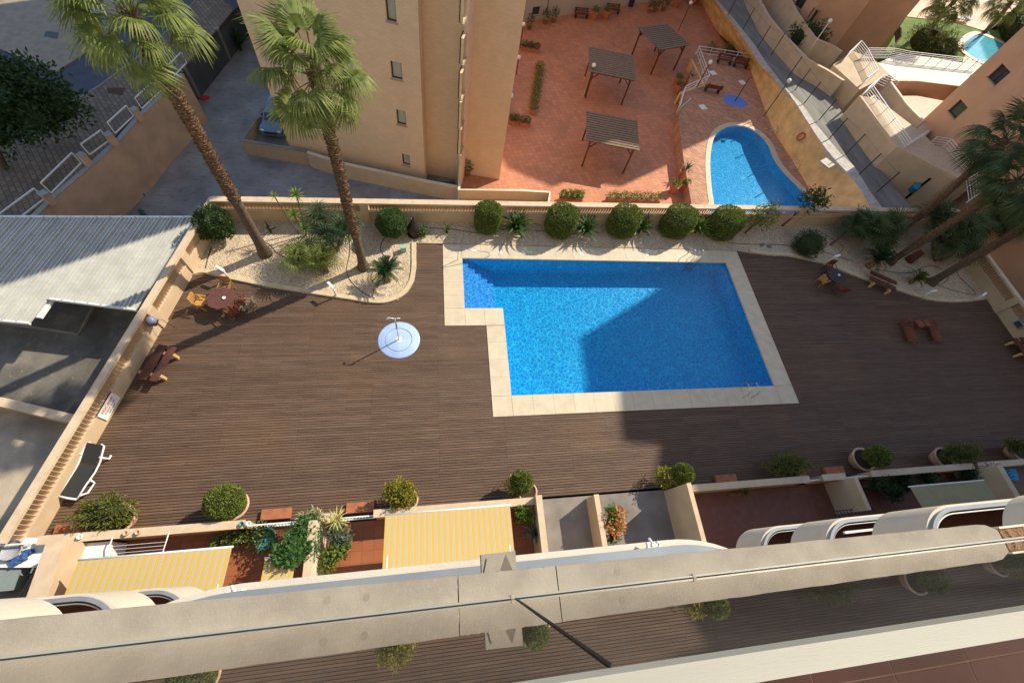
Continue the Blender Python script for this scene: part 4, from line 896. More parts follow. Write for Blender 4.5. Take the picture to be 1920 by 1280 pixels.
clump('tall blue-green fan palm clump between the two tall palms', W(628, 470, .03), [tuple(W(602, 412, 2.0)), tuple(W(640, 440, 1.5)), tuple(W(612, 450, 1.3)), tuple(W(650, 425, 1.3))], SF, 1.3, 11)
clump('lower bright fan palm clump with leaning red stems near the curb', W(615, 510, .03), [tuple(W(604, 486, 1.0)), tuple(W(562, 487, .9)), tuple(W(585, 478, .8))], [fan_blade_mesh('small_frond', leaf_palm, 20, .55, .42, 300, .2, i + 40, .04) for i in range(2)], 1.25, 12, 15)
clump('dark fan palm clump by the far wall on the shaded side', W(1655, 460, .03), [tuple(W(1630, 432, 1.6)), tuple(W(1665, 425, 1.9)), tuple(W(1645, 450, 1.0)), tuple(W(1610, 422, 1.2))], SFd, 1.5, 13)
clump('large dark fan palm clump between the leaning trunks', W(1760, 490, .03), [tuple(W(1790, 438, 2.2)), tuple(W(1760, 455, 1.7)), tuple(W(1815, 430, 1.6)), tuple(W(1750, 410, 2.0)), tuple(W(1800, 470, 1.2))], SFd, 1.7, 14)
# more palms beyond the right wall
for i, (px, py, z, s) in enumerate(((1850, 360, -1, 1.3), (1880, 420, .2, 1.4))):
    p = W(px, py, z); t = clump(('dark palm top beyond the end of the far wall', 'dark palm top just beyond the right balustrade')[i], (p.x, p.y, -8.2), [tuple(p), (p.x + .5, p.y + .4, z - .4)], SFd, s * 1.3, 60 + i, 24, 'palm_clump')

# cycads and rosettes: radial feather fronds
def feather_mesh(name, m, L=1.0, n=22, w=.22, arch=.35, lw=.02):
    b = MB(); pts = []
    for i in range(9): f = i / 8; pts.append(Vector((L * f, 0, arch * L * math.sin(f * 2.6) - .12 * L * f * f)))
    b.tube(pts, [.012] * 9, 4)
    for k in range(n):
        f = .12 + .88 * k / n; i = min(7, int(f * 8)); p = pts[i].lerp(pts[i + 1], f * 8 - i); l = w * math.sin(min(1, f * 1.6 + .25) * 1.9) + .02
        for s in (-1, 1): leaf(b, p, Vector((.55, s, .22)).normalized(), Vector((0, 0, 1)), l, lw * 2)
    return b.mesh(name, m)
def blade_mesh(name, m, L=1., w=.06, arch=.2, fold=.3):
    b = MB(); prev = None
    for i in range(6):
        f = i / 5; c = Vector((L * f, 0, arch * L * math.sin(f * 2.4) - arch * .6 * L * f * f)); hw = w * (.45 + 1.1 * f if f < .45 else 1 - (f - .45) * 1.75) * .5 + .001; ix = len(b.v)
        b.v += [tuple(c + Vector((0, -hw, hw * fold))), tuple(c), tuple(c + Vector((0, hw, hw * fold)))]
        if prev is not None: b.f += [(prev, prev + 1, ix + 1, ix), (prev + 1, prev + 2, ix + 2, ix + 1)]
        prev = ix
    return b.mesh(name, m)
def rosette(label, base, head, me, nf, sc, seed, el0=75, el1=-5, name='rosette_plant', cat='plant', stem_r=.1, stem_m=bark, group=None, pname='frond'):
    rg = random.Random(seed); heads = head if isinstance(head, list) else [head]; t = thing(name, label, cat, base, 0, group)
    for hd in heads:
        q = Vector(hd) - Vector(base); b = MB(); b.tube([(0, 0, -.02), (q.x * .6, q.y * .6, q.z * .5), q], [stem_r * 1.15, stem_r, stem_r * .9], 8); part('stem', b, stem_m, t)
        for k in range(nf):
            f = (k + .5) / nf; o = link(pname, me[k % len(me)], t); s = sc * rg.uniform(.85, 1.1); o.scale = (s, s, s); o.location = q; o.rotation_euler = rot_to(k * 2.4 + rg.uniform(-.15, .15), R(el0 + (el1 - el0) * f + rg.uniform(-6, 6)), R(rg.uniform(-15, 15)))
    return t
CY = [feather_mesh('cycad_frond', leaf_cycad, 1.0, 26, .14, .3, .02)]
CYd = [feather_mesh('cycad_frond', leaf_dark, 1.0, 26, .15, .3, .02)]
p = W(727, 525, .03); rosette('sago palm with stiff radial fronds on the sunlit gravel by the curb', p, p + Vector((-.02, .02, .55)), CY, 42, .98, 21, 70, 5, 'sago_palm', 'cycad', .2)
p = W(1627, 500, .03); rosette('larger dark sago palm in the shaded bed behind the bench', p, p + Vector((0, 0, .6)), CYd, 44, 1.05, 22, 70, 0, 'sago_palm', 'cycad', .2)
p = W(1706, 530, .03); rosette('small yellowish sago palm between the bench and the white lamp', p, p + Vector((0, 0, .35)), [feather_mesh('cycad_frond', leaf_olive, 1.0, 24, .15, .3, .02)], 40, .72, 23, 75, 0, 'sago_palm', 'cycad', .15)
YB = [blade_mesh('yucca_blade', leaf_bright, .55, .05, .12)]
base = W(574, 441, .03); rosette('three-headed dragon tree with thin bent stems by the far wall', base, [tuple(W(556, 366, 2.6)), tuple(W(552, 404, 1.7)), tuple(W(572, 430, .9))], YB, 40, .95, 24, 85, -25, 'dragon_tree', 'plant', .035, barkdark, None, 'blade')
base = W(560, 438, .03); rosette('withered thin dragon tree left of the three-headed one', base, [tuple(W(514, 368, 2.5))], YB, 22, .65, 25, 80, -40, 'dragon_tree', 'plant', .03, barkdark, None, 'blade')
SB = [blade_mesh('strap_leaf', leaf_dark, .9, .13, .25)]; SB2 = [blade_mesh('strap_leaf', mat('strap_green', (.03, .08, .015), .45, c2=(.10, .17, .04), trans=.25), .9, .13, .25)]; SB3 = [blade_mesh('strap_leaf', leaf_bright, .9, .12, .25)]
for i, (px, py, me, nf, sc, lb) in enumerate(((967, 436, SB2, 60, 1.55, 'broad-leaved strap plant between the first and second drum bushes'), (1094, 440, SB2, 46, 1.5, 'spreading strap plant between the second and third drum bushes'), (1198, 436, SB2, 36, 1.35, 'strap plant behind the gap right of the middle drum bush'), (1303, 436, SB3, 38, 1.4, 'yellow-green strap plant between the last two drum bushes'), (508, 436, SB, 9, .7, 'thin strap plant below the first palm trunk with one yellow leaf'), (838, 436, SB3, 14, .62, 'small sparse strap plant with yellow leaves left of the drum bushes'), (1602, 402, SB, 14, .8, 'dark strap plant at the wall behind the leaning thin stem'))):
    p = W(px, py, .03); rosette(lb, p, p + Vector((0, 0, .12)), me, nf, sc, 40 + i, 85, 15, 'strap_plant', 'plant', .06, leaf_dark, None, 'strap_leaf')
p = W(1556, 460, .03); b = MB(); b.tube([p, p + Vector((.8, .5, .8)), W(1598, 425, 1.25)], [.08, .06, .05], 6); t = thing('leaning_stem', 'thin bare leaning palm stem with a small tuft on the shaded gravel', 'palm tree', p); part('trunk', b, barkdark, t, world=True)
for k in range(14): o = link('frond', SFd[k % 2], t); o.location = W(1598, 425, 1.3) - p; o.rotation_euler = rot_to(k * 2.4, R(60 - 8 * k), 0); o.scale = (1.2,) * 3
p = W(1703, 489, .03); b = MB(); b.tube([(0, 0, 0), (.12, .06, .5), (.3, .12, .85)], [.3, .26, .2], 10); solo('palm_stump', b, mat('red_stump', (.12, .045, .03), .9, .3, 10, .8, 30), 'short reddish palm stump at the foot of the orange-barked palm', 'stump', loc=p, smooth=True)
# big leafy tree in the street, top left
def broadleaf(label, base, cr, r, n, m, seed, L=.32, lobes=9):
    rg = random.Random(seed); base = Vector(base); t = thing('street_tree', label, 'tree', base); c = Vector(cr) - base
    b = MB(); b.tube([(0, 0, 0), (c.x * .2, c.y * .2, c.z * .4), (c.x * .6, c.y * .6, c.z * .8)], [.22, .17, .1], 9)
    for k in range(6): a = k * 1.05; b.tube([(c.x * .2, c.y * .2, c.z * .4), (c.x + r[0] * .5 * math.cos(a), c.y + r[1] * .5 * math.sin(a), c.z + .2)], [.09, .03], 5)
    part('trunk', b, barkdark, t); b = MB(); core = MB()
    for k in range(lobes):
        a = k * 2.4; f = math.sqrt((k + .5) / lobes); lc = c + Vector((r[0] * .62 * f * math.cos(a), r[1] * .62 * f * math.sin(a), r[2] * (.35 - .6 * f * f) + rg.uniform(-.2, .3))); lr = rg.uniform(.42, .55)
        q = foliage(lc, (r[0] * lr, r[1] * lr, r[2] * lr), n // lobes, L, L * .5, rg, .6, .35, .4, -.7, 0, k * 1.3); b.add(q.v, q.f)
        core.ball(lc, (r[0] * lr * .6,) * 2 + (r[2] * lr * .6,), 8, 6, .3)
    part('crown', b, m, t); part('inner_twigs', core, core_m, t); return t
broadleaf('big dark street tree at the left edge above the footpath', W(10, 318, RZ), W(20, 195, .6), (2.9, 3.3, 2.6), 9000, leaf_dark, 31)
# dark agave-like shrub behind the gate, shrubs in the dark garden by the lane, hedge and palms on the lawn
p = W(452, 95, DZ); rosette('dark spiky agave in the shade right of the driveway gate', p, p + Vector((0, 0, .3)), [blade_mesh('agave_blade', leaf_dark, 1.8, .2, .15)], 26, 1.0, 51, 85, 5, 'agave', 'plant', .12, leaf_dark, None, 'blade')
p = W(1500, 92, LZ - .5); shrub('dark rounded shrub in the shady garden beyond the lane', p, (1.9, 1.7, 1.3), 2.4, leaf_dark, 1500, .35, .12, .5, .3)
p = W(1478, 32, LZ - .5); shrub('purplish dark shrub against the wall beyond the lane', p, (1.6, 2.2, 1.4), 2.6, mat('purple_leaf', (.03, .018, .02), .6, c2=(.07, .04, .04)), 1300, .35, .1, .5, .3)
p = W(1716, 100, -1.5); shrub('brown-green rounded palm shrub at the lawn edge, left one', p, (1.9, 1.9, 1.4), 2.8, leaf_olive, 1800, .5, .06, .5, .3, seed=7)
p = W(1745, 112, -1.5); shrub('brown-green rounded palm shrub at the lawn edge, right one', p, (2.0, 1.9, 1.3), 2.5, leaf_olive, 1800, .5, .06, .5, .3, seed=8)
b = MB(); hp = WL([(1868, 50), (1905, 20), (1940, 50), (1888, 92)], -1.5); b.prism(hp, -1.5, .6); t = thing('hedge', 'tall dark clipped hedge beyond the turquoise pool', 'hedge', hp[0]); part('inner_twigs', b, core_m, t, world=True)
b = MB(); rg = random.Random(8); cen = sum(hp, Vector()) / 4
for k in range(5200):
    u, v = rg.random(), rg.random(); q = hp[0].lerp(hp[1], u).lerp(hp[3].lerp(hp[2], u), v); z = .6
    if rg.random() < .5: i = rg.randrange(4); q = hp[i].lerp(hp[(i + 1) % 4], u); z = rg.uniform(-1.5, .6)
    leaf(b, Vector((q.x, q.y, z)), rand_dir(rg), rand_dir(rg), .28, .14)
part('foliage', b, leaf_dark, t, world=True)
fan_palm('leaning palm on the far lawn, left one, its crown cut by the top edge', W(1745, 52, -1.5), W(1795, -4, 4), .22, .16, .6, 26, FR, 1.2, 6)
fan_palm('leaning palm on the far lawn beside the turquoise pool', W(1845, 62, -1.5), W(1895, 5, 3.8), .22, .16, .6, 22, FR, 1.0, 8)
# hanging irrigation hoses on the gravel
def hose(label, pts, z=.05, r=.018):
    b = MB(); P = smooth_curve(WL(pts, z), 5); b.tube([(p.x, p.y, z) for p in P], r, 5); return solo('irrigation_hose', b, black_metal, label, 'hose', 'black irrigation hoses on the gravel')
hose('thin black hose curling from the corner bush across the left gravel', [(397, 462), (388, 490), (386, 508), (400, 515)]); hose('thin black hose from the first palm foot towards the fan palms', [(487, 452), (505, 458), (518, 473), (540, 486)])
hose('thin black hose running past the second palm to the sago palm', [(652, 420), (656, 470), (650, 510), (668, 538), (696, 556), (700, 540)]); hose('thin black hose below the bright ball bush', [(726, 440), (716, 455), (714, 470), (728, 488)])
hose('thin black hose along the shaded gravel to the round bush', [(1365, 455), (1410, 458), (1470, 459), (1530, 468), (1600, 490)]); hose('thin hose looping around the right palm foot', [(1640, 505), (1700, 512), (1735, 500), (1758, 500), (1778, 520), (1760, 533), (1720, 520)]); hose('thin hose winding to the right end of the shaded bed', [(1755, 533), (1790, 545), (1830, 551), (1800, 520), (1790, 500)])
hose('thin black hose along the foot of the far wall', [(800, 427), (850, 430), (900, 437), (940, 430), (1000, 432), (1080, 440)])
hose('thin black hose beside the leaning thin stem', [(1530, 430), (1560, 448), (1580, 462), (1574, 475)])
# shrubs and pots on the neighbouring terrace
def planter_row(label, a, c, n, z, m, wbox=.4, hbox=.35, hh=.5, name='planter'):
    A0, C0 = W(*a, z), W(*c, z); t = thing(name, label, 'planter', A0); d = (C0 - A0); L = d.length; rz = math.atan2(d.y, d.x); b = MB(); q = d / 2; b.box((q.x, q.y, hbox / 2), (L, wbox, hbox), rz); part('trough', b, terracotta, t)
    f = MB()
    for k in range(n): q = d * (k + .5) / n; fb = foliage((q.x, q.y, hbox + hh * .4), (L / n * .55, wbox * .6, hh * .6), int(260 * hh / .5), .14, .06, random.Random(k + int(A0.x * 3)), .6, .3); f.add(fb.v, fb.f)
    part('foliage', f, m, t); return t
planter_row('long terracotta trough with a low hedge beside the brick paving', (1296, 372), (1271, 216), 16, TZ, leaf_topiary)
planter_row('long terracotta trough with trailing green on the left of the terrace', (998, 216), (1012, 128), 10, TZ, leaf_topiary)
planter_row('short terracotta trough at the foot of the left planter, left one', (955, 230), (972, 232), 2, TZ, leaf_olive, .5); planter_row('short terracotta trough at the foot of the left planter, right one', (974, 233), (993, 236), 2, TZ, leaf_olive, .5)
planter_row('reddish trough with grasses higher up beside the middle block', (977, 92), (1010, 99), 3, TZ, leaf_dark, .5)
planter_row('sunlit trough of bushy green just beyond the balustrade, left one', (1048, 376), (1090, 378), 4, TZ, leaf_bright, .4, .35, .8); planter_row('longer trough of five round green plants just beyond the balustrade', (1135, 378), (1234, 380), 5, TZ, leaf_bright, .4, .35, .75)
def pot_plant(label, loc, r, h, m, pm=terracotta, fr=.4, fh=.6, L=.16, square=False, n=220, blades=None):
    t = thing('potted_plant', label, 'potted plant', loc); b = MB()
    if square: b.lathe([(0, 0), (r * .75, 0), (r * 1.2, h), (r * 1.3, h), (r * 1.3, h + .05), (r * 1.1, h + .05), (r * 1.05, h - .05), (0, h - .05)], n=4)
    else: b.lathe([(0, 0), (r * .65, 0), (r * .95, h), (r * 1.1, h), (r * 1.1, h + .05), (r * .92, h + .05), (r * .9, h - .05), (0, h - .05)], n=20)
    part('pot', b, pm, t, smooth=not square)
    if blades:
        for k in range(blades[1]): o = link('leaf_blade', blades[0], t); o.location = (0, 0, h); s = blades[2]; o.scale = (s, s, s); o.rotation_euler = rot_to(k * 2.4, R(80 - 60 * k / blades[1]), 0)
    else: part('foliage', foliage((0, 0, h + fh * .5), (fr, fr, fh * .6), n, L, L * .45, random.Random(int(loc[0] * 31)), .7, .3), m, t)
    return t
sb = SB2[0].copy() if False else SB2[0]
for i, (px, py, lb, bl_) in enumerate(((1277, 335, 'tall terracotta pot with spreading banana-like leaves by the trough', (sb, 12, 1.1)), (1260, 360, 'square terracotta pot in the sunlit trio, left one', None), (1279, 358, 'square terracotta pot in the sunlit trio, right one', None), (1267, 174, 'terracotta pot in the shade, nearest to the white stair railing', None), (1267, 160, 'terracotta pot in the shade, behind the nearest one', None), (1288, 162, 'terracotta pot in the shade, right of the pair', (sb, 10, .8)))):
    pot_plant(lb, W(px, py, TZ), .42, .8, leaf_bright if i < 3 else leaf_topiary, fr=.35, fh=.35, square=True, blades=bl_)
for i, (px, py, lb) in enumerate(((1113, 36, 'orange pot with a thin tree before the cream building, left of two'), (1135, 35, 'orange pot with a thin tree before the cream building, right of two'), (1266, 12, 'orange pot at the far right corner of the terrace, left one'), (1296, 8, 'orange pot at the far right corner of the terrace, right one'))): t = pot_plant(lb, W(px, py, TZ), .55, .8, leaf_topiary, square=True, fr=.4, fh=.4)
for i, (px, py, lb) in enumerate(((1217, 24, 'yellowish pot with a green plant by the blue bin, left of three'), (1228, 22, 'yellowish pot with a tall green plant, middle of three'), (1243, 20, 'yellowish pot with a green plant, right of three'), (1022, 44, 'small clay pot with a plant under the terrace window, right one'), (1038, 42, 'clay pot with a thin plant beside the blue door'), (992, 55, 'clay pot with a round bush near the edge of the middle block'), (876, 328, 'small pot with twiggy plant in the dark corner of the middle block'))): pot_plant(lb, W(px, py, TZ), .3, .5, leaf_dark, mat('ochre_pot', (.42, .28, .12), .7), fr=.4, fh=.9)
for px, py, lb in ((1390, 100, 'green bush hanging at the ochre wall, right one'), (1361, 100, 'green bush beside the ochre wall, middle one'), (1330, 100, 'thin green bush at the railing corner of the brick deck')): shrub(lb, W(px, py, TZ), (.55, .5, .5), 1.1, leaf_topiary, 350, .17, .09, .6, .3, core=False)
p = W(1182, 12, TZ); b = MB(); b.box((0, 0, .5), (.5, .5, 1.0)); b.box((0, 0, 1.04), (.56, .56, .08)); solo('waste_bin', b, mat('navy_plastic', (.015, .015, .06), .5), 'navy blue waste bin by the far building door', 'bin', loc=p)

# ---- bushes in pots along the near edge of the deck
def edge_pot(label, base, r, top, crad, m, n=3200, L=.07, w=.045, sh=.12, lump=.05, pot=palepot, sp=0., extra=None, zc=None):
    crad = tuple(x * (.82 if sh < .2 else .86) for x in crad)
    p = W(base[0], base[1], 0); q = W(top[0], top[1], zc or 1.15); t = thing('potted_bush', label, 'potted bush', p, 0, 'potted bushes along the near deck edge')
    b = MB(); b.lathe([(0, 0), (r * .7, 0), (r * .92, .28), (r, .48), (r * 1.1, .5), (r * 1.1, .56), (r * .94, .56), (r * .9, .5), (0, .5)], n=28); part('pot', b, pot, t, smooth=True)
    b = MB(); b.lathe([(0, .51), (r * .9, .51)], n=16); part('soil', b, soil, t)
    c = q - p; rg = random.Random(int(base[0])); part('foliage', foliage((c.x, c.y, c.z), crad, int(n * (1.5 if sh < .2 else 1)), L * (1.3 if sh < .2 else 1), w * (1.4 if sh < .2 else 1), rg, sh, lump, .5, -.95, 0, base[0] * .37, sp), m, t)
    b = MB(); b.ball((c.x, c.y, c.z), tuple(x * (.93 if sh < .2 else .72) for x in crad), 16, 10, 0 if sh < .2 else .2); part('inner_twigs', b, core_m, t)
    if extra: e = W(extra[0], extra[1], .8) - p; part('low_foliage', foliage((e.x, e.y, .75), (.45, .45, .42), 500, .12, .06, rg, .5, .3), leaf_yellow, t)
    b = MB(); b.tube([(0, 0, .4), (c.x, c.y, c.z)], [.06, .04], 6); part('stem', b, barkdark, t); return t
edge_pot('sprawling olive-green bush in a pale pot, at the left end of the near row', (240, 975), .5, (196, 962), (1.0, .62, .52), leaf_olive, 2400, .14, .05, .5, .35, sp=.4, zc=1.0)
edge_pot('neatly clipped oval bush in a pale pot, second from the left', (448, 950), .52, (421, 940), (.86, .76, .72), leaf_topiary, 5200, .055, .035, .1, .03)
edge_pot('golden-leaved loose bush, third from the left, behind the striped awning', (765, 940), .42, (750, 927), (.66, .62, .62), leaf_yellow, 1900, .13, .06, .45, .25, sp=.3)
edge_pot('clipped round green ball with yellow leaves at its foot, before the grey ramp', (985, 925), .4, (978, 903), (.56, .56, .62), leaf_topiary, 4200, .06, .04, .12, .05, extra=(965, 915))
edge_pot('round green ball with yellow foliage on its left, by the beige garden wall', (1265, 898), .4, (1281, 888), (.56, .54, .6), leaf_topiary, 3800, .06, .04, .14, .06, extra=(1248, 893))
edge_pot('wide untidy olive bush in the shade, fourth from the right', (1462, 885), .5, (1478, 872), (1.15, .55, .5), leaf_olive, 2200, .15, .05, .5, .35, sp=.4, zc=.95)
edge_pot('dark shaded oval bush leaning out of a pale pot, third from the right', (1603, 865), .55, (1646, 855), (.78, .55, .55), leaf_topiary, 3000, .07, .045, .15, .08, zc=1.2)
edge_pot('loose olive bush leaning out of a pale pot, second from the right', (1752, 862), .5, (1802, 850), (1.2, .5, .5), leaf_olive, 2200, .14, .05, .5, .35, sp=.3, zc=1.1)
edge_pot('yellowish loose bush at the right edge of the near row', (1890, 850), .45, (1906, 836), (.5, .45, .45), leaf_olive, 900, .14, .05, .5, .3, zc=1.0)
# ================================================================== FURNITURE ON THE DECK
def octo_table(label, loc, r, m, h=.74, n=8):
    t = thing('garden_table', label, 'table', loc); b = MB(); b.lathe([(0, h), (r, h), (r, h - .04), (0, h - .04)][::-1], n=n); part('tabletop', b, m, t)
    for k in range(-4, 5): y = k * r * .19; hw = math.sqrt(max(.01, r * r * .86 - y * y)); b = MB(); b.box((0, y, h + .006), (hw * 1.9, r * .17, .012)); part('slat', b, m, t)
    for k in range(4): a = .78 + k * 1.57; b = MB(); b.obox((.45 * r * math.cos(a), .45 * r * math.sin(a), 0), (.6 * r * math.cos(a), .6 * r * math.sin(a), h - .04), .05, .05); part('leg', b, m, t)
    b = MB(); b.box((0, 0, .3), (r * .9, .05, .05)); b.box((0, 0, .3), (.05, r * .9, .05)); part('stretcher', b, m, t); return t
def wood_chair(label, loc, rz, m, fold=False, group=None):
    t = thing('garden_chair', label, 'chair', loc, rz, group)
    for k in range(5): b = MB(); b.box((0, -.18 + k * .09, .44), (.44, .075, .02)); part('slat', b, m, t)
    for s in (-1, 1):
        b = MB(); b.obox((s * .23, -.2, 0), (s * .23, .2, .62 if fold else .44), .035, .045); part('leg', b, m, t)
        b = MB(); b.obox((s * .2, .24, 0), (s * .2, .3, .92), .035, .045); part('leg', b, m, t)
        b = MB(); b.box((s * .24, .0, .64), (.05, .48, .025)); part('armrest', b, m, t)
    for k in range(5): b = MB(); b.box((-.16 + k * .08, .28, .68), (.06, .02, .42)); part('back_slat', b, m, t)
    b = MB(); b.box((0, .3, .9), (.44, .03, .06)); part('top_rail', b, m, t); return t
tm = mat('mahogany_table', (.13, .055, .04), .4, .15, 5)
c = W(426, 574, 0); octo_table('reddish brown octagonal table on the sunlit left of the deck', c, .64, tm)
b = MB(); b.lathe([(0, 0), (.06, 0), (.085, .05), (.07, .05), (.05, .02), (0, .02)], n=14); solo('ashtray', b, white_plastic, 'small white ashtray on the reddish octagonal table', 'ashtray', loc=(c.x + .18, c.y - .02, .76), smooth=True)
wood_chair('golden folding chair on the left side of the octagonal table', (c.x - 1.0, c.y - .02, 0), R(80), goldwood, True); wood_chair('golden wooden chair behind the octagonal table, nearest the curb', (c.x - .05, c.y + .85, 0), R(-8), mat('teak_brown', (.30, .14, .05), .5))
wood_chair('dark red chair on the right of the octagonal table', (c.x + .72, c.y - .1, 0), R(-75), redwood); wood_chair('dark chair tucked at the lower right of the octagonal table', (c.x + .5, c.y - .55, 0), R(-135), redwood)
wood_chair('pale-armed chair outermost on the right of the octagonal table', (c.x + 1.15, c.y - .2, 0), R(-95), mat('grey_teak', (.24, .18, .13), .6))
c = W(1553, 530, 0); octo_table('dark round table in the shade on the right of the deck', c, .62, mat('grey_brown_table', (.055, .045, .045), .4), n=20)
b = MB(); b.lathe([(0, 0), (.06, 0), (.085, .05), (.07, .05), (.05, .02), (0, .02)], n=14); solo('ashtray', b, white_plastic, 'small white ashtray on the dark round table in the shade', 'ashtray', loc=(c.x + .1, c.y + .05, .76), smooth=True)
wood_chair('golden-backed chair on the left of the dark round table', (c.x - .8, c.y - .12, 0), R(105), goldwood); wood_chair('dark chair in front of the dark round table', (c.x + .15, c.y - .8, 0), R(175), redwood); wood_chair('dark reddish chair behind the dark round table by the curb', (c.x + .2, c.y + .85, 0), R(-10), redwood)
# plank benches on wooden cradles
def plank_bench(label, p, q, m, hb=.45):
    p, q = Vector(p), Vector(q); d = (q - p).normalized(); n = Vector((-d.y, d.x, 0)); t = thing('plank_bench', label, 'bench', (p + q) / 2); z = Vector((0, 0, 1)); L = (q - p).length / 2
    b = MB(); b.obox(-d * L + z * hb, d * L + z * hb, .36, .06); part('seat', b, m, t)
    b = MB(); b.obox(-d * L + z * (hb + .05) + n * .5, d * L + z * (hb + .05) + n * .5, .3, .06); part('rear_plank', b, m, t)
    for s in (-.62, .62):
        b = MB(); c = d * L * s; b.obox(c - n * .34 + z * .3, c + n * .66 + z * .3, .13, .2); b.obox(c - n * .3 + z * .0, c - n * .3 + z * .3, .13, .12); b.obox(c + n * .6 + z * .0, c + n * .6 + z * .3, .13, .12); part('cradle', b, mat('pale_timber_cradle', (.55, .36, .17), .6, .2, 8), t)
    return t
plank_bench('dark plank bench against the left balustrade wall', W(316, 655), W(277, 718), brownwood); plank_bench('dark plank bench at the curb of the shaded bed', W(1620, 528), W(1668, 549), brownwood)
plank_bench('dark plank bench by the right balustrade wall', W(1887, 640), W(1912, 675), brownwood)
# sunlounger with white frame and dark mesh
t = thing('sun_lounger', 'white framed sun lounger with black mesh by the left wall', 'sun lounger', W(139, 933, 0), math.atan2(1.95, .5)); Ls = 2.0
b = MB(); b.add([(0, -.33, .345), (1.25, -.33, .345), (1.25, .3, .33), (0, .3, .33), (0, -.3, .31), (1.25, -.3, .31), (1.25, .3, .31), (0, .3, .31)], [(0, 1, 2, 3), (7, 6, 5, 4), (0, 4, 5, 1), (1, 5, 6, 2), (2, 6, 7, 3), (3, 7, 4, 0)]); part('seat', b, dark_plastic, t)
b = MB(); b.add([(1.25, -.3, .33), (2.0, -.3, .62), (2.0, .3, .62), (1.25, .3, .33), (1.25, -.3, .31), (2.0, -.3, .6), (2.0, .3, .6), (1.25, .3, .31)], [(0, 1, 2, 3), (7, 6, 5, 4), (0, 4, 5, 1), (1, 5, 6, 2), (2, 6, 7, 3), (3, 7, 4, 0)]); part('backrest', b, dark_plastic, t)
for s in (-1, 1):
    b = MB(); b.tube([(-.02, s * .34, .3), (.5, s * .35, .30), (1.0, s * .37, .27), (1.4, s * .38, .34), (1.75, s * .37, .50), (1.98, s * .34, .56), (2.03, s * .2, .58)], .035, 8); part('side_rail', b, white_plastic, t, smooth=True)
    b = MB(); b.tube([(.1, s * .34, .3), (.25, s * .40, .05), (.65, s * .40, .03), (.72, s * .37, .32)], .04, 8); part('leg', b, white_plastic, t, smooth=True)
    b = MB(); b.tube([(1.55, s * .38, .5), (1.6, s * .40, .03), (1.75, s * .40, .03)], .04, 8); part('leg', b, white_plastic, t, smooth=True)
b = MB(); b.tube([(-.03, -.34, .3), (-.05, 0, .3), (-.03, .34, .3)], .045, 8); part('front_rail', b, white_plastic, t, smooth=True)
# two dark wooden loungers with a low table between them
def wood_lounger(label, head, foot):
    p, q = W(*head, .3), W(*foot, .3); d = (q - p); L = d.length; t = thing('wooden_lounger', label, 'sun lounger', (p.x, p.y, 0), math.atan2(d.y, d.x), 'dark red wooden loungers')
    for k in range(14):
        f = (k + .5) / 14; b = MB(); z = .32 + max(0, .32 - f) * 1.1; b.box((L * f, 0, z), (L / 14 * .8, .56, .025)); part('slat', b, redwood, t)
    for s in (-1, 1):
        b = MB(); b.box((L / 2, s * .3, .27), (L, .05, .09)); part('side_rail', b, redwood, t)
        for f in (.12, .85): b = MB(); b.box((L * f, s * .3, .12), (.06, .06, .24)); part('leg', b, redwood, t)
    return t
wood_lounger('dark red slatted lounger in the shade, left one of the pair', (1698, 600), (1713, 641)); wood_lounger('dark red slatted lounger in the shade, right one of the pair', (1744, 600), (1762, 640))
for i, (px, py) in enumerate(((1714, 612), (1728, 611))):
    p = W(px, py, 0); t = thing('stool', ('low red wooden stool between the loungers, left one', 'low red wooden stool between the loungers, right one')[i], 'stool', p, R(15)); b = MB(); b.box((0, 0, .38), (.5, .48, .04)); part('seat', b, mat('bright_redwood', (.20, .065, .035), .5), t)
    for sx in (-.2, .2):
        for sy in (-.2, .2): b = MB(); b.box((sx, sy, .18), (.05, .05, .36)); part('leg', b, redwood, t)
# deck shower on its blue disc
c = W(748, 637, 0); t = thing('pool_shower', 'steel shower post on a round pale blue disc in the deck', 'shower', c)
b = MB(); b.lathe([(0, .045), (1.0, .03), (1.05, .005), (1.05, -.02)], n=48); dm = mat('pale_blue_gelcoat', (.36, .50, .80), .35, .12, 1.6); overlay(dm, noise_mask(dm, 5, .55, .75, amt=.35), (.62, .62, .66)); part('disc', b, dm, t, smooth=True)
b = MB(); ring = [(.66 * math.cos(a * math.pi / 20), .66 * math.sin(a * math.pi / 20), .042) for a in range(40)]; b.tube(ring, .012, 5, closed=True); part('groove', b, mat('groove_grey', (.22, .24, .28), .6), t)
b = MB(); b.lathe([(0, .052), (.15, .05), (.16, .04)], n=20); part('drain', b, white_plastic, t)
b = MB(); b.tube([(0, 0, .04), (0, 0, 2.15)], .035, 10); part('post', b, steel, t, smooth=True)
b = MB(); b.tube([(0, 0, 2.12), (-.3, .04, 2.16), (-.36, .04, 2.1)], .022, 8); b.lathe([(0, 2.06), (.06, 2.06), (.03, 2.1)], (-.36, .04, 0), 12); part('shower_head', b, white_metal, t, smooth=True)
b = MB(); b.tube([(0, 0, 2.12), (.18, .02, 2.14), (.22, .02, 2.1)], .022, 8); part('shower_head', b, white_metal, t, smooth=True)
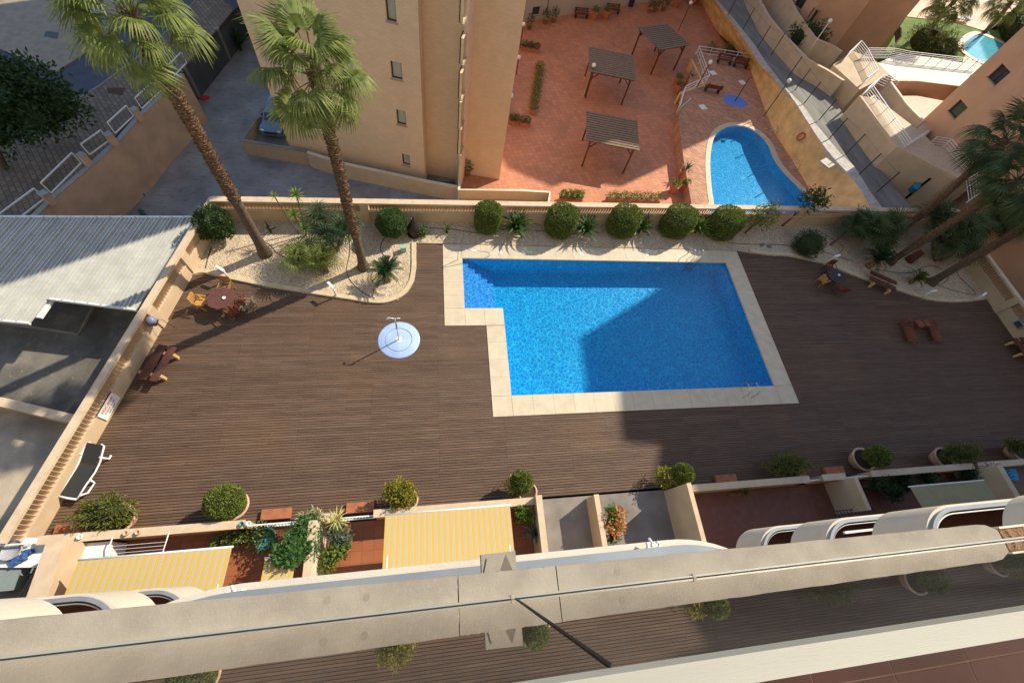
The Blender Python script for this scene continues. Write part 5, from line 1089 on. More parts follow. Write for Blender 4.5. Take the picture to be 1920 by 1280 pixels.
# low white bollard lamps on the curb
def bollard(label, base, top):
    p = W(base[0], base[1], .1); q = W(top[0], top[1], .85); d = q - p; t = thing('bollard_lamp', label, 'lamp', p, 0, 'white bent-head lamps on the bed curbs')
    dh = Vector((d.x, d.y, 0)); b = MB(); b.tube([(0, 0, 0), (0, 0, .72)], .045, 8); part('post', b, white_metal, t, smooth=True)
    dh = dh.normalized() if dh.length > .05 else Vector((0, 1, 0)); b = MB(); b.obox(Vector((0, 0, .74)) - dh * .06, Vector((0, 0, .80)) + dh * .38, .13, .07); part('lamp_head', b, white_metal, t); return t
bollard('white bent-head lamp on the curb at the left corner, above the octagonal table', (430, 523), (406, 500)); bollard('white bent-head lamp on the curb near the sago palm', (630, 554), (617, 532))
bollard('white bent-head lamp on the shaded curb by the round bush', (1549, 494), (1580, 478)); bollard('white bent-head lamp on the shaded curb by the small sago palm', (1726, 558), (1760, 545)); bollard('white bent-head lamp at the right end of the shaded curb', (1820, 565), (1850, 548))
# black garden ornament, utility box
p = W(776, 440, .03); t = thing('garden_ornament', 'black chiminea-shaped ornament against the far wall', 'ornament', p); om = mat('black_iron', (.02, .018, .018), .45)
b = MB(); b.lathe([(0, 0), (.34, 0), (.36, .06), (.22, .12), (.36, .4), (.33, .68), (.16, .92), (.1, 1.2), (.13, 1.32), (.09, 1.32), (0, 1.1)], n=22); part('body', b, om, t, smooth=True); b = MB(); b.ball((0, -.3, .42), (.16, .08, .16), 12, 8); part('opening', b, mat('rust_opening', (.09, .04, .03), .8), t, smooth=True)
p = W(757, 470, .03); t = thing('utility_box', 'small pale green cabinet on the gravel beside the curb', 'utility box', p, R(8)); gm = mat('mint_plastic', (.32, .46, .36), .5); b = MB(); b.box((0, 0, .18), (.3, .24, .36)); part('box', b, gm, t); b = MB(); b.box((0, 0, .38), (.34, .28, .04)); part('lid', b, gm, t)
for i, (px, py) in enumerate(((1428, 460), (1442, 463))): p = W(px, py, .03); b = MB(); b.ball((0, 0, .06), (.16, .12, .1), 8, 6, .5); solo('stone', b, conc, ('grey stone on the shaded gravel, left of two', 'grey stone on the shaded gravel, right of two')[i], 'stone', 'grey stones by the curb', loc=p)
# sign on the left wall, light basket, hose box on the right wall
def text_part(txt, size, m, parent, loc, rot, name='lettering'):
    cu = bpy.data.curves.new(name, 'FONT'); cu.body = txt; cu.size = size; cu.align_x = 'CENTER'; cu.align_y = 'CENTER'; cu.extrude = .002
    o = bpy.data.objects.new(name, cu); col.objects.link(o); dg = bpy.context.evaluated_depsgraph_get(); me = bpy.data.meshes.new_from_object(o.evaluated_get(dg)); bpy.data.objects.remove(o)
    me.materials.clear(); me.materials.append(m); k = link(name, me, parent); k.location = loc; k.rotation_euler = rot; return k
y0 = W(208, 762, .45).y; sx = wx(y0); t = thing('pool_rules_sign', 'white notice board with red lettering low on the left wall', 'sign', (sx + .04, y0, .5), math.atan2(1, .203) + math.pi)
b = MB(); b.box((0, 0, 0), (1.05, .03, .62)); part('board', b, white_plastic, t)
b = MB(); b.box((0, .018, .33), (1.09, .03, .035)); part('top_strip', b, frame_dark, t)
red = mat('sign_red', (.55, .03, .04), .5)
text_part('PISCINA', .21, red, t, (0, .022, .12), (R(90), 0, R(180))); text_part('NORMAS DE USO', .09, red, t, (0, .022, -.06), (R(90), 0, R(180))); text_part('8:00 - 22:00', .09, mat('sign_black', (.03, .03, .03), .5), t, (0, .022, -.2), (R(90), 0, R(180)))
p = W(287, 603, 1.0); px_ = wx(p.y) + .2; t = thing('wall_lamp', 'round lavender bulkhead lamp in a dark bracket on the left wall', 'lamp', (px_, p.y, 1.1)); b = MB(); b.ball((0, 0, 0), (.2, .2, .2), 16, 10); part('globe', b, mat('lavender_glass', (.22, .22, .36), .3), t, smooth=True)
b = MB(); b.box((.0, 0, -.22), (.3, .3, .04)); b.box((-.14, 0, -.1), (.03, .3, .26)); part('bracket', b, frame_dark, t)
b = MB(); b.tube([(0, .2, -.2), (.3, .16, -.2), (.55, .1, -.95)], .012, 5); part('cable', b, black_metal, t)
p = W(1903, 606, .9); t = thing('hose_box', 'grey and black hose box hanging on the right balustrade wall', 'hose box', (EX - .12, p.y, .75)); b = MB(); b.box((0, 0, 0), (.22, .5, .42)); part('box', b, mat('grey_metal', (.25, .27, .30), .4), t); b = MB(); b.box((-.12, 0, 0), (.03, .4, .3)); part('door', b, glass_dark, t)

# ================================================================== CARPORT ON THE LEFT
rib_m = mat('zinc_sheet', (.45, .455, .42), .45, .12, 1.2, .1, 20, metal=.0, spec=.5)
overlay(rib_m, noise_mask(rib_m, 1.3, .5, .8, (1, 4, 1), .4), (.33, .32, .28))
CZ = .55
q00 = W(-120, 407, CZ); q10 = W(374, 408, CZ); q11 = W(255, 581, CZ); qa = W(90, 560, CZ); qb = W(55, 606, CZ); qc = W(-120, 590, CZ)
t = thing('carport_roof', 'ribbed pale metal carport roof left of the balustrade wall', 'roof', (q10.x, q10.y, CZ)); 
b = MB(); b.prism([q00, q10, q11, qa, qb, qc], CZ - .05, CZ); part('sheet', b, rib_m, t, world=True)
rd = (W(256, 577, CZ) - W(361, 409, CZ)).normalized(); 
edge = (q10 - q00).length
def clip_line(o, d, poly):
    ts = []
    for i in range(len(poly)):
        a, c = poly[i], poly[(i + 1) % len(poly)]; e = c - a; den = d.x * e.y - d.y * e.x
        if abs(den) < 1e-9: continue
        w = a - o; s = (w.x * e.y - w.y * e.x) / den; u = (w.x * d.y - w.y * d.x) / den
        if 0 <= u <= 1: ts.append(s)
    return sorted(ts)
poly = [Vector((v.x, v.y, 0)) for v in (q00, q10, q11, qa, qb, qc)]; k = 0; n_ = int(edge / .19)
for k in range(-6, n_ + 34):
    o = Vector((q10.x, q10.y, 0)) + (Vector((q00.x, q00.y, 0)) - Vector((q10.x, q10.y, 0))).normalized() * (k * .19 + .1); ts = clip_line(o, Vector((rd.x, rd.y, 0)), poly)
    for i in range(0, len(ts) - 1, 2):
        if ts[i + 1] - ts[i] < .3: continue
        big = k % 3 == 0; a, c = o + rd * ts[i], o + rd * ts[i + 1]; z = Vector((0, 0, CZ + (.04 if big else .02))); b = MB(); b.obox(Vector((a.x, a.y, 0)) + z, Vector((c.x, c.y, 0)) + z, .07 if big else .06, .09 if big else .05); part('rib', b, rib_m, t, world=True)
b = MB(); b.obox(Vector((q10.x, q10.y, CZ + .02)), Vector((q00.x, q00.y, CZ + .02)), .1, .12); part('fascia', b, white_metal, t, world=True); b = MB(); b.obox(Vector((q11.x, q11.y, CZ - .02)), Vector((qa.x, qa.y, CZ - .02)), .08, .16); part('fascia', b, white_metal, t, world=True); b = MB(); b.obox(Vector((qb.x, qb.y, CZ - .02)), Vector((qc.x, qc.y, CZ - .02)), .08, .16); part('fascia', b, white_metal, t, world=True)
for x, y in ((110, 545), (235, 560)): p = W(x, y, CZ); b = MB(); b.box((p.x, p.y + 1.6, (CZ - 5) / 2), (.1, .1, CZ + 4.9)); part('post', b, conc, t, world=True)
a, c = W(97, 560, CZ - .2), W(72, 596, CZ - .2); b = MB(); b.obox(a, c, .3, .1); part('gutter_box', b, white_metal, t, world=True)
# lower yard with the cross wall
b = MB(); b.prism([(wx(2) - .3, 1.5), (wx(16.8) - .3, 16.8), (-26, 16.4), (-34, 1)], -8.2, -1.66); yard = mat('yard_concrete', (.40, .34, .26), .9, .3, .5, .5, 30); overlay(yard, noise_mask(yard, .6, .45, .65, amt=.6), (.15, .14, .12)); struct('yard', b, yard)
PN = WL([(-260, 700), (0, 752), (150, 788)], -1.65); b = MB(); b.prism([Vector((PN[0].x, PN[0].y, 0)), Vector((PN[2].x, PN[2].y, 0)), (wx(16.8) - .3, 16.8), (-26, 16.4), (-34, 10)], -1.9, -1.65); dy = mat('shade_dark_tarmac', (.13, .12, .105), .9, .3, .7, .5, 30); overlay(dy, noise_mask(dy, 1.1, .5, .7, amt=.6), (.24, .22, .18)); overlay(dy, noise_mask(dy, 7, .6, .7, amt=.5), (.30, .28, .22)); overlay(dy, noise_mask(dy, .5, .5, .7, amt=.6, loc=(4, 4, 0)), (.05, .046, .042)); struct('carport_tarmac', b, dy)  # tarmac toned dark to carry the carport's shade, mottled with paler blotches
P = WL([(-60, 752), (0, 760), (150, 796)], -.6); t = thing('cross_wall', 'cream wall crossing the lower yard to the left balustrade wall', 'wall', P[0]); b = MB(); band(b, P, offset(P, .3, False), -8.2, -.6); part('wall_panel', b, cream, t, world=True); b = MB(); band(b, offset(P, -.04, False), offset(P, .34, False), -.599, -.53); part('coping', b, sandstone, t, world=True)
P = WL([(-20, 606), (55, 615), (150, 630), (182, 572)], -1.65); b = MB(); band(b, P, offset(P, .12, False), -1.66, -1.53); solo('kerb_line', b, conc, 'low concrete kerb in the dark yard under the carport', 'kerb', world=True, loc=P[0])
# ------------------------------------------------------------------ parking bay: car, awning, van-like clutter
def car(label, loc, rz, L=4.1, Wd=1.68, m=None):
    m = m or mat('silver_blue_paint', (.17, .23, .31), .25, .05, metal=.3); t = thing('parked_car', label, 'car', loc, rz)
    prof = [(-.5, .35), (-.5, .72), (-.43, .82), (-.27, .92), (-.16, 1.38), (.18, 1.45), (.38, 1.38), (.47, .95), (.5, .8), (.5, .35)]
    b = MB(); n = len(prof); secs = [(-.5, .86), (-.44, 1.0), (.44, 1.0), (.5, .86)]
    for s, q in secs:
        for x, z in prof: hw = Wd * (1 if z < .95 else .86); b.v.append((x * L * (.985 if q < 1 else 1), s * hw, .2 + (z - .2) * (q if z > .9 else 1)))
    for j in range(3):
        for i in range(n): a = j * n + i; c = j * n + (i + 1) % n; b.f.append((a, c, c + n, a + n))
    b.f += [tuple(range(n)), tuple(reversed(range(3 * n, 4 * n)))]; part('body', b, m, t)
    b = MB(); b.add([(-.265 * L, -.62, .96), (-.265 * L, .62, .96), (-.165 * L, .56, 1.36), (-.165 * L, -.56, 1.36)], [(0, 3, 2, 1)]); b.v = [(x - .02, y, z + .012) for x, y, z in b.v]; part('windscreen', b, glass_dark, t)
    b = MB(); b.add([(.465 * L, -.6, 1.0), (.465 * L, .6, 1.0), (.385 * L, .55, 1.36), (.385 * L, -.55, 1.36)], [(0, 1, 2, 3)]); b.v = [(x + .02, y, z + .01) for x, y, z in b.v]; part('rear_window', b, glass_dark, t)
    for s in (-1, 1):
        b = MB(); b.add([(-.15 * L, s * Wd * .437, 1.0), (.36 * L, s * Wd * .437, 1.0), (.33 * L, s * Wd * .42, 1.33), (-.1 * L, s * Wd * .42, 1.33)], [(0, 1, 2, 3)]); part('side_window', b, glass_dark, t)
        b = MB(); b.ball((-.475 * L, s * Wd * .36, .72), (.1, .16, .08), 10, 6); part('headlight', b, white_plastic, t, smooth=True)
        b = MB(); b.box((-.2 * L, s * Wd * .53, 1.0), (.12, .16, .12)); part('mirror', b, m, t)
        for x in (-.31, .31): b = MB(); b.v = []; w_ = MB(); w_.lathe([(0, -.1), (.3, -.1), (.32, -.05), (.32, .05), (.3, .1), (0, .1)], n=18); b.add([(x * L + vx, s * Wd * .46 + vz, .32 + vy) for vx, vy, vz in w_.v], w_.f); part('wheel', b, mat('tyre', (.02, .02, .02), .8), t, smooth=True)
    b = MB(); b.box((-.505 * L, 0, .62), (.04, .9, .16)); part('grille', b, frame_dark, t); return t
p = W(520, 240, DZ + .35); car('pale blue-silver car parked behind the low tan wall, under the palm crown', (p.x + .1, p.y + .6, DZ + .35), R(-95) + math.pi)
navy = mat('navy_awning_cloth', (.02, .02, .16), .7, .2)
for i, q in enumerate((((552, 128), (584, 128), (586, 165), (556, 165)), ((560, 222), (604, 222), (606, 244), (572, 240)))):
    P = WL(q, -2.2); t = thing('awning', ('dark blue awning glimpsed through the second palm crown', 'dark blue awning over the parking bay entrance')[i], 'awning', P[0]); b = MB(); b.add([tuple(v) for v in P] + [(v.x, v.y, v.z - .04) for v in P], [(3, 2, 1, 0), (4, 5, 6, 7), (0, 1, 5, 4), (1, 2, 6, 5), (2, 3, 7, 6), (3, 0, 4, 7)]); part('cloth', b, navy, t, world=True)
    b = MB(); b.tube([P[3], P[2]], .04, 6); part('front_bar', b, white_metal, t, world=True)
p = W(585, 272, DZ + .35); t = thing('parked_scooter', 'dark scooter squeezed behind the low tan wall', 'scooter', p, R(20)); b = MB(); b.box((0, 0, .55), (1.1, .3, .3)); b.box((.5, 0, .75), (.12, .4, .5)); part('body', b, frame_dark, t)
for x in (-.5, .6):
    b = MB(); w_ = MB(); w_.lathe([(0, -.06), (.24, -.06), (.26, 0), (.24, .06), (0, .06)], n=14); b.add([(x + a, c_, .26 + b_) for a, b_, c_ in w_.v], w_.f); part('wheel', b, mat('tyre', (1, 1, 1)), t)
b = MB(); b.box((-.2, 0, .78), (.7, .28, .12)); part('seat', b, dark_plastic, t)
# ================================================================== GROUND-FLOOR GARDENS ALONG THE NEAR EDGE
BY = -1.7                                   # face of our own building
b = MB(); b.prism([(-40, BY - .5), (55, BY - .5), (55, 2.25), (-40, 2.25)], -8.2, -.06); struct('garden_base', b, conc)
def pane_floor(name, x0, x1, m, y1=2.02): b = MB(); b.prism([(x0, BY), (x1, BY), (x1, y1), (x0, y1)], -.05, .0); struct(name, b, m)
pane_floor('garden_paving', -14.2, -4.75, garden_tile); pane_floor('garden_paving', -4.5, 4.15, garden_tile); pane_floor('ramp_floor', 4.35, 6.75, conc, 2.4); pane_floor('ramp_floor', 6.75, 10.4, conc, 2.4); pane_floor('garden_paving', 10.54, 19.05, mat('shade_tile', (.20, .075, .045), .6, .15, 3)); pane_floor('garden_paving', 19.18, 27.1, mat('shade_tile', (1, 1, 1))); pane_floor('garden_paving', 27.2, 36, mat('shade_tile', (1, 1, 1)))  # right-hand gardens get a darker tile, their shade put into its colour
# low front wall in pieces, with gates between
def low_wall(label, x0, x1, h=1.1, y=2.03, th=.24, m=cream, cap=sandstone):
    t = thing('garden_wall', label, 'wall', (x0, y, 0), 0, 'low front walls of the gardens'); b = MB(); b.box(((x1 - x0) / 2, th / 2, h / 2 - .1), (x1 - x0, th, h + .2)); part('wall_panel', b, m, t); b = MB(); b.box(((x1 - x0) / 2, th / 2, h + .025), (x1 - x0 + .02, th + .06, .05)); part('coping', b, cap, t); return t
low_wall('low front wall with pebbled top, from the left end to the striped awning garden gate', -13.95, -7.3)
low_wall('short low front wall piece under the variegated plants', -5.1, -4.0); low_wall('low front wall before the large striped awning', -2.6, 4.1)
low_wall('low front wall of the shaded garden with the beige side wall', 10.6, 17.3); low_wall('short low front wall by the stair block', 18.05, 19.3); low_wall('low front wall of the garden with the plain awning', 20.8, 27); low_wall('low front wall at the right end of the garden row', 27.3, 37.2)
def gate_bar(label, x0, x1):
    t = thing('garden_gate', label, 'gate', (x0, 2.1, 0), 0, 'white metal garden gates'); 
    for z in (.15, .95): b = MB(); b.box(((x1 - x0) / 2, 0, z), (x1 - x0, .05, .05)); part('rail', b, white_metal, t)
    n = int((x1 - x0) / .12)
    for k in range(n + 1): b = MB(); b.box(((x1 - x0) * k / n, 0, .55), (.02, .02, .8)); part('bar', b, white_metal, t)
gate_bar('white metal gate left of the tall green climber', -7.28, -5.12); gate_bar('white metal gate right of the variegated grass', -3.98, -2.62); gate_bar('white metal gate in the shaded garden before the side wall', 17.32, 18.02); gate_bar('white metal gate right of the shaded stair block', 19.35, 20.75); gate_bar('white metal gate at the far left neighbour garden', -20.5, -14.3)
def side_wall(label, x, h=2.0, th=.22, y0=BY, y1=2.0, m=cream, slope=0):
    t = thing('garden_side_wall', label, 'wall', (x, y0, 0), 0, 'side walls between the gardens'); b = MB(); b.box((th / 2, (y1 - y0) / 2, h / 2 - .05), (th, y1 - y0, h + .1)); part('wall_panel', b, m, t); b = MB(); b.box((th / 2, (y1 - y0) / 2, h + .03), (th + .06, y1 - y0, .06)); part('coping', b, sandstone, t); return t
side_wall('wide cream side wall at the far left of the striped awning', -13.05, 1.9, .5, y1=1.98); side_wall('white-lit side wall between the two striped awning gardens', -4.78, 1.85, .22, m=pale); side_wall('side wall left of the first grey ramp', 3.92, 1.6, .2, y1=2.3); side_wall('thin wall between the two grey ramps', 6.55, 1.2, .16, y1=2.2)
side_wall('tall beige side wall right of the second grey ramp', 10.4, 2.15, .14, y1=2.25, m=beige); side_wall('shaded side wall by the stair block', 19.05, 1.75, .13, y0=.55, m=beige); side_wall('shaded side wall right of the plain awning', 27.1, 2.0, .25, m=beige)
# terracotta doormat boxes beyond the wall
for i, (px, py) in enumerate(((140, 995), (520, 966), (676, 962), (1490, 895), (1560, 884), (1358, 900))):
    p = W(px, py, 0); b = MB(); b.box((0, 0, .11), (1.1, .4, .2)); solo('step_block', b, mat('worn_terracotta', (.36, .13, .06), .75, .2, 4), ('terracotta step block beside the sprawling bush at the left', 'terracotta step block before the gate left of the climber', 'terracotta step block before the gate right of the yellow grass', 'dull terracotta step block below the untidy shaded bush', 'dull terracotta step block before the shaded stair block', 'dull step block at the beige garden wall')[i], 'step', 'terracotta step blocks along the wall', loc=(p.x, 2.3 + .25, 0))
# awnings
def awning(label, x0, x1, yf, zf, yb, zb, kind='stripe', n=None):
    t = thing('awning', label, 'awning', (x0, yb, zb)); w = x1 - x0
    m = stripe_m if kind == 'stripe' else mat('plain_awning', (.30, .27, .14), .8, .08, 4)
    n = n or max(4, int(w / .42))
    for k in range(n):
        a, c = w * k / n, w * (k + 1) / n; b = MB(); N = 6; sag = []
        for i in range(N + 1):
            f = i / N; y = (yf - yb) * f; z = (zf - zb) * f - .05 * math.sin(f * 3.14); b.v += [(a, y, z), (c, y, z)]
        for i in range(N): b.f.append((2 * i, 2 * i + 1, 2 * i + 3, 2 * i + 2))
        part('cloth_strip', b, m, t)
    b = MB(); b.tube([(-.03, yf - yb, zf - zb - .02), (w + .03, yf - yb, zf - zb - .02)], .035, 8); part('front_bar', b, white_metal, t, smooth=True)
    b = MB(); b.box((w / 2, -.05, .02), (w, .16, .14)); part('cassette', b, white_metal, t)
    for s in (.15, w - .15): b = MB(); b.obox((s, .05, -.06), (s, (yf - yb) * .95, zf - zb - .06), .04, .05); part('arm', b, white_metal, t)
    return t
stripe_m = mat('striped_cloth', (.74, .46, .10), .8, .06, 2); n, l = nodes(stripe_m); bs = n['Principled BSDF']
tc = n.new('ShaderNodeTexCoord'); sx_ = n.new('ShaderNodeSeparateXYZ'); l.new(tc.outputs['Object'], sx_.inputs[0]); 
ml = n.new('ShaderNodeMath'); ml.operation = 'MULTIPLY'; ml.inputs[1].default_value = 1 / .21; l.new(sx_.outputs[0], ml.inputs[0]); fr_ = n.new('ShaderNodeMath'); fr_.operation = 'FRACT'; l.new(ml.outputs[0], fr_.inputs[0])
cr = n.new('ShaderNodeValToRGB'); cr.color_ramp.interpolation = 'CONSTANT'; e = cr.color_ramp.elements; e[0].position = 0; e[0].color = (.50, .35, .09, 1); e[1].position = .50; e[1].color = (.48, .43, .35, 1)
for po_, cc in ((.56, (.30, .25, .23, 1)), (.62, (.52, .40, .16, 1)), (.80, (.30, .25, .23, 1)), (.85, (.48, .43, .35, 1)), (.93, (.50, .35, .09, 1))): q = e.new(po_); q.color = cc
l.new(fr_.outputs[0], cr.inputs[0]); l.new(cr.outputs[0], bs.inputs['Base Color'])
awning('wide yellow striped awning in the left garden', -11.6, -7.05, 1.3, 2.45, -1.4, 2.95); awning('large yellow striped awning in the middle garden', -2.0, 2.65, 1.92, 2.5, -1.4, 3.0)
awning('small yellow striped awning half covered by the climber', -5.95, -4.95, .85, 2.4, -1.4, 2.9); awning('plain olive-beige awning in the shaded right garden', 20.9, 25.1, 1.32, 2.55, -1.4, 3.0, 'plain')
# ---- things in the gardens
def clothes_rack():
    t = thing('drying_rack', 'white clothes drying rack hung on the low front wall', 'drying rack', (-10.7, 1.95, 1.15))
    b = MB(); P = [(-.9, .1, .03), (-.9, -.12, .05), (-.8, -.85, -.05), (.8, -.85, -.05), (.9, -.12, .05), (.9, .1, .03)]; b.tube(P, .022, 6); part('frame', b, white_metal, t, smooth=True)
    for k in range(6): b = MB(); y = -.2 - k * .12; b.tube([(-.86, y, .03), (.86, y, .03)], .008, 4); part('line', b, white_metal, t)
clothes_rack()
# potted climber, grasses and shrubs
def big_foliage(label, centers, m, base, n, L, seed, name='garden_shrub', cat='shrub', w=.5):
    t = thing(name, label, cat, base); B = Vector(base); rg = random.Random(seed); b = MB(); c_ = MB()
    for (x, y, z, r) in centers: q = foliage((x - B.x, y - B.y, z - B.z), (r, r * .9, r), n, L, L * w, rg, .6, .3, .4, -.8, 0, x); b.add(q.v, q.f); c_.ball((x - B.x, y - B.y, z - B.z), r * .6, 8, 6, .2)
    part('foliage', b, m, t); part('inner_twigs', c_, core_m, t); b = MB()
    for (x, y, z, r) in centers: b.tube([(0, 0, 0), ((x - B.x) * .7, (y - B.y) * .7, (z - B.z) * .6), (x - B.x, y - B.y, z - B.z)], [.05, .04, .02], 5)
    part('stem', b, barkdark, t); return t
def C(px, py, z, r): p = W(px, py, z); return (p.x, p.y, z, r)
big_foliage('tall leafy green climber between the two striped awning gardens', [C(578, 985, 1.5, .45), C(565, 1000, 1.8, .5), C(552, 1020, 2.2, .45), C(530, 1040, 2.4, .4), C(575, 1030, 1.8, .42), C(545, 1045, 2.6, .3)], mat('climber_leaf', (.03, .09, .02), .45, c2=(.09, .20, .05), trans=.25), (-5.4, 1.2, 0), 420, .16, 41)
big_foliage('variegated cream-edged bush on the wall left of the cream side wall', [C(588, 968, 1.3, .28), C(572, 972, 1.3, .22)], mat('variegated_leaf', (.22, .27, .10), .5, c2=(.55, .50, .28), trans=.2), (-5.1, 1.8, 0), 200, .2, 42, w=.2)
p = W(632, 975, 1.3); rosette('yellow striped grass clump on the wall right of the cream side wall', (p.x, 1.9, 0), (p.x, p.y, 1.25), [blade_mesh('blade', mat('yellow_stripe_leaf', (.42, .42, .08), .5, c2=(.60, .56, .22), trans=.25), .55, .05, .3)], 46, 1.0, 71, 85, -15, 'striped_grass', 'plant', .08, leaf_bright, None, 'blade')
big_foliage('grey-green bush against the white-lit side wall', [C(632, 1000, 1.2, .4), C(640, 1012, .9, .35)], mat('greygreen_leaf', (.06, .08, .06), .5, c2=(.14, .17, .12)), (-4.1, 1.2, 0), 380, .12, 43)
big_foliage('bright green bush in a red pot below the grey-green bush', [C(628, 1035, 1.0, .38), C(640, 1022, .8, .28)], leaf_bright, (-4.2, .5, 0), 350, .15, 44)
big_foliage('dark green fern-like plant at the foot of the white-lit side wall', [C(612, 1058, .9, .32)], leaf_topiary, (-4.4, .2, 0), 260, .2, 45, w=.15)
big_foliage('trailing dark green vine above the left striped awning', [C(480, 1000, .5, .4), C(455, 1005, .4, .35), C(430, 1008, .5, .3), C(410, 1015, .4, .25)], leaf_topiary, (-7.9, 1.5, 0), 200, .13, 46)
p = W(498, 1010, .3); pot_plant('bluish round pot with a bushy plant on the garden tiles', (p.x, p.y, 0), .38, .35, leaf_dark, mat('teal_pot', (.06, .22, .20), .5), fr=.5, fh=.5)
big_foliage('light green bush in the dark corner right of the large striped awning', [C(985, 965, .9, .35), C(978, 958, 1.1, .25)], leaf_bright, (3.2, 1.5, 0), 330, .13, 47)
p = W(1000, 1000, .5); rosette('grey-green spiky yucca beside the first ramp wall', (p.x, p.y, 0), (p.x, p.y, .8), [blade_mesh('blade', mat('greygreen_leaf', (1, 1, 1)), .6, .07, .1)], 44, 1.0, 72, 80, -30, 'yucca', 'plant', .1, bark, None, 'blade')
t = big_foliage('coral and yellow bougainvillea spilling over the thin wall between the ramps', [C(1150, 968, 1.2, .33), C(1155, 985, .9, .3), C(1146, 958, 1.3, .25)], leaf_bright, (7.3, 1.0, 0), 170, .13, 48, 'flowering_bush', 'bush'); rg = random.Random(4); fb = MB()
for c_ in (C(1148, 975, 1.2, .38), C(1156, 990, 1.0, .33), C(1160, 965, 1.2, .3)): q = foliage((c_[0] - 7.3, c_[1] - 1.0, c_[2]), (c_[3],) * 3, 130, .12, .1, rg, .3, .3); fb.add(q.v, q.f)
part('flowers', fb, mat('bougainvillea', (.62, .16, .06), .6, c2=(.75, .38, .10), trans=.2), t, kind='stuff')
big_foliage('dark green bush below the bougainvillea', [C(1150, 1005, .6, .3)], leaf_dark, (7.3, .4, 0), 260, .12, 49)
p = W(1390, 925, .2); rosette('small pale spiky plant in a dark pot on the shaded tiles', (p.x - .5, p.y, 0), (p.x, p.y, .4), [blade_mesh('blade', leaf_olive, .5, .05, .2)], 26, 1.0, 73, 80, 0, 'spiky_plant', 'plant', .08, bark, None, 'blade')
big_foliage('dark climbing bush on the shaded wall right of the stair block', [C(1650, 905, .9, .5), C(1675, 925, .6, .4), C(1700, 905, .7, .4), C(1740, 898, .7, .4)], leaf_dark, (20.5, 1.6, 0), 380, .16, 50)
big_foliage('dark palm-like bush beyond the plain awning', [C(1850, 888, 1.0, .6), C(1870, 896, .8, .5), C(1815, 890, .7, .45)], leaf_dark, (26.6, 1.5, 0), 420, .2, 51, w=.2)
b = MB(); P = WL([(1880, 880), (1905, 878), (1912, 900), (1886, 900)], .8); b.add([tuple(v) for v in P] + [(v.x, v.y, v.z - .02) for v in P], [(3, 2, 1, 0), (4, 5, 6, 7), (0, 1, 5, 4), (1, 2, 6, 5), (2, 3, 7, 6), (3, 0, 4, 7)]); solo('blue_towel', b, mat('blue_towel', (.05, .30, .50), .8), 'bright blue striped cloth in the rightmost shaded garden', 'cloth', world=True, loc=P[0])
# iron grille of the shaded stair block
t = thing('iron_grille', 'black iron grille below the shaded stair block wall', 'grille', W(1560, 958, 1.0)); P0, P1 = W(1562, 958, 1.0), W(1635, 950, 1.0)
for k in range(13): q = P0.lerp(P1, k / 12); b = MB(); b.obox(q, q + Vector((0, -.45, .1)), .03, .03); part('bar', b, black_metal, t, world=True)
for f in (0, 1): b = MB(); b.obox(P0 + Vector((0, -.45 * f, .1 * f)), P1 + Vector((0, -.45 * f, .1 * f)), .03, .03); part('rail', b, black_metal, t, world=True)
# neighbour garden at the far left: white table with things, grey box
p = W(38, 1035, .7); t = thing('folding_table', 'white folding table with cloths at the bottom left', 'table', (p.x, p.y, 0), R(-5)); b = MB(); b.box((0, 0, .74), (1.5, .95, .05)); part('tabletop', b, white_plastic, t)
for sx in (-.65, .65):
    for sy in (-.38, .38): b = MB(); b.box((sx, sy, .36), (.04, .04, .71)); part('leg', b, steel, t)
b = MB(); b.lathe([(0, 0), (.3, 0), (.36, .14), (.33, .14), (.28, .03), (0, .03)], n=18); solo('wash_basin', b, mat('grey_enamel', (.35, .36, .38), .4), 'grey round basin on the white folding table', 'basin', loc=(p.x - .2, p.y + .1, .77), smooth=True)
b = MB(); b.ball((0, 0, .03), (.3, .16, .07), 10, 6, 1.0); b.ball((.2, .2, .03), (.2, .14, .06), 9, 6, 1.0); solo('blue_cloth', b, mat('blue_cloth', (.04, .10, .28), .8, .5, 20), 'crumpled blue cloth on the white folding table', 'cloth', loc=(p.x + .1, p.y - .25, .77))
p = W(10, 1085, .5); b = MB(); b.box((0, 0, .3), (.9, .7, .6)); b.box((0, 0, .63), (.96, .76, .06)); solo('storage_box', b, mat('greygreen_plastic', (.22, .26, .25), .5), 'grey-green plastic storage box below the folding table', 'box', loc=(p.x, p.y, 0)); 
p = W(62, 1095, .5); t = thing('slatted_lounger', 'weathered grey slatted lounger beside the storage box', 'lounger', (p.x, p.y, 0), R(75))
for k in range(7): b = MB(); b.box((0, -.3 + k * .1, .35), (1.5, .07, .03)); part('slat', b, mat('grey_teak', (1, 1, 1)), t)
for sx in (-.6, .6): b = MB(); b.box((sx, 0, .16), (.06, .6, .32)); part('leg', b, mat('grey_teak', (1, 1, 1)), t)
p = W(178, 1036, .8); b = MB(); b.box((0, 0, .42), (1.0, .62, .84)); b.box((0, 0, .87), (1.06, .68, .06)); solo('white_cabinet', b, white_plastic, 'white low cabinet next to the wide cream side wall', 'cabinet', loc=(p.x, p.y, 0))
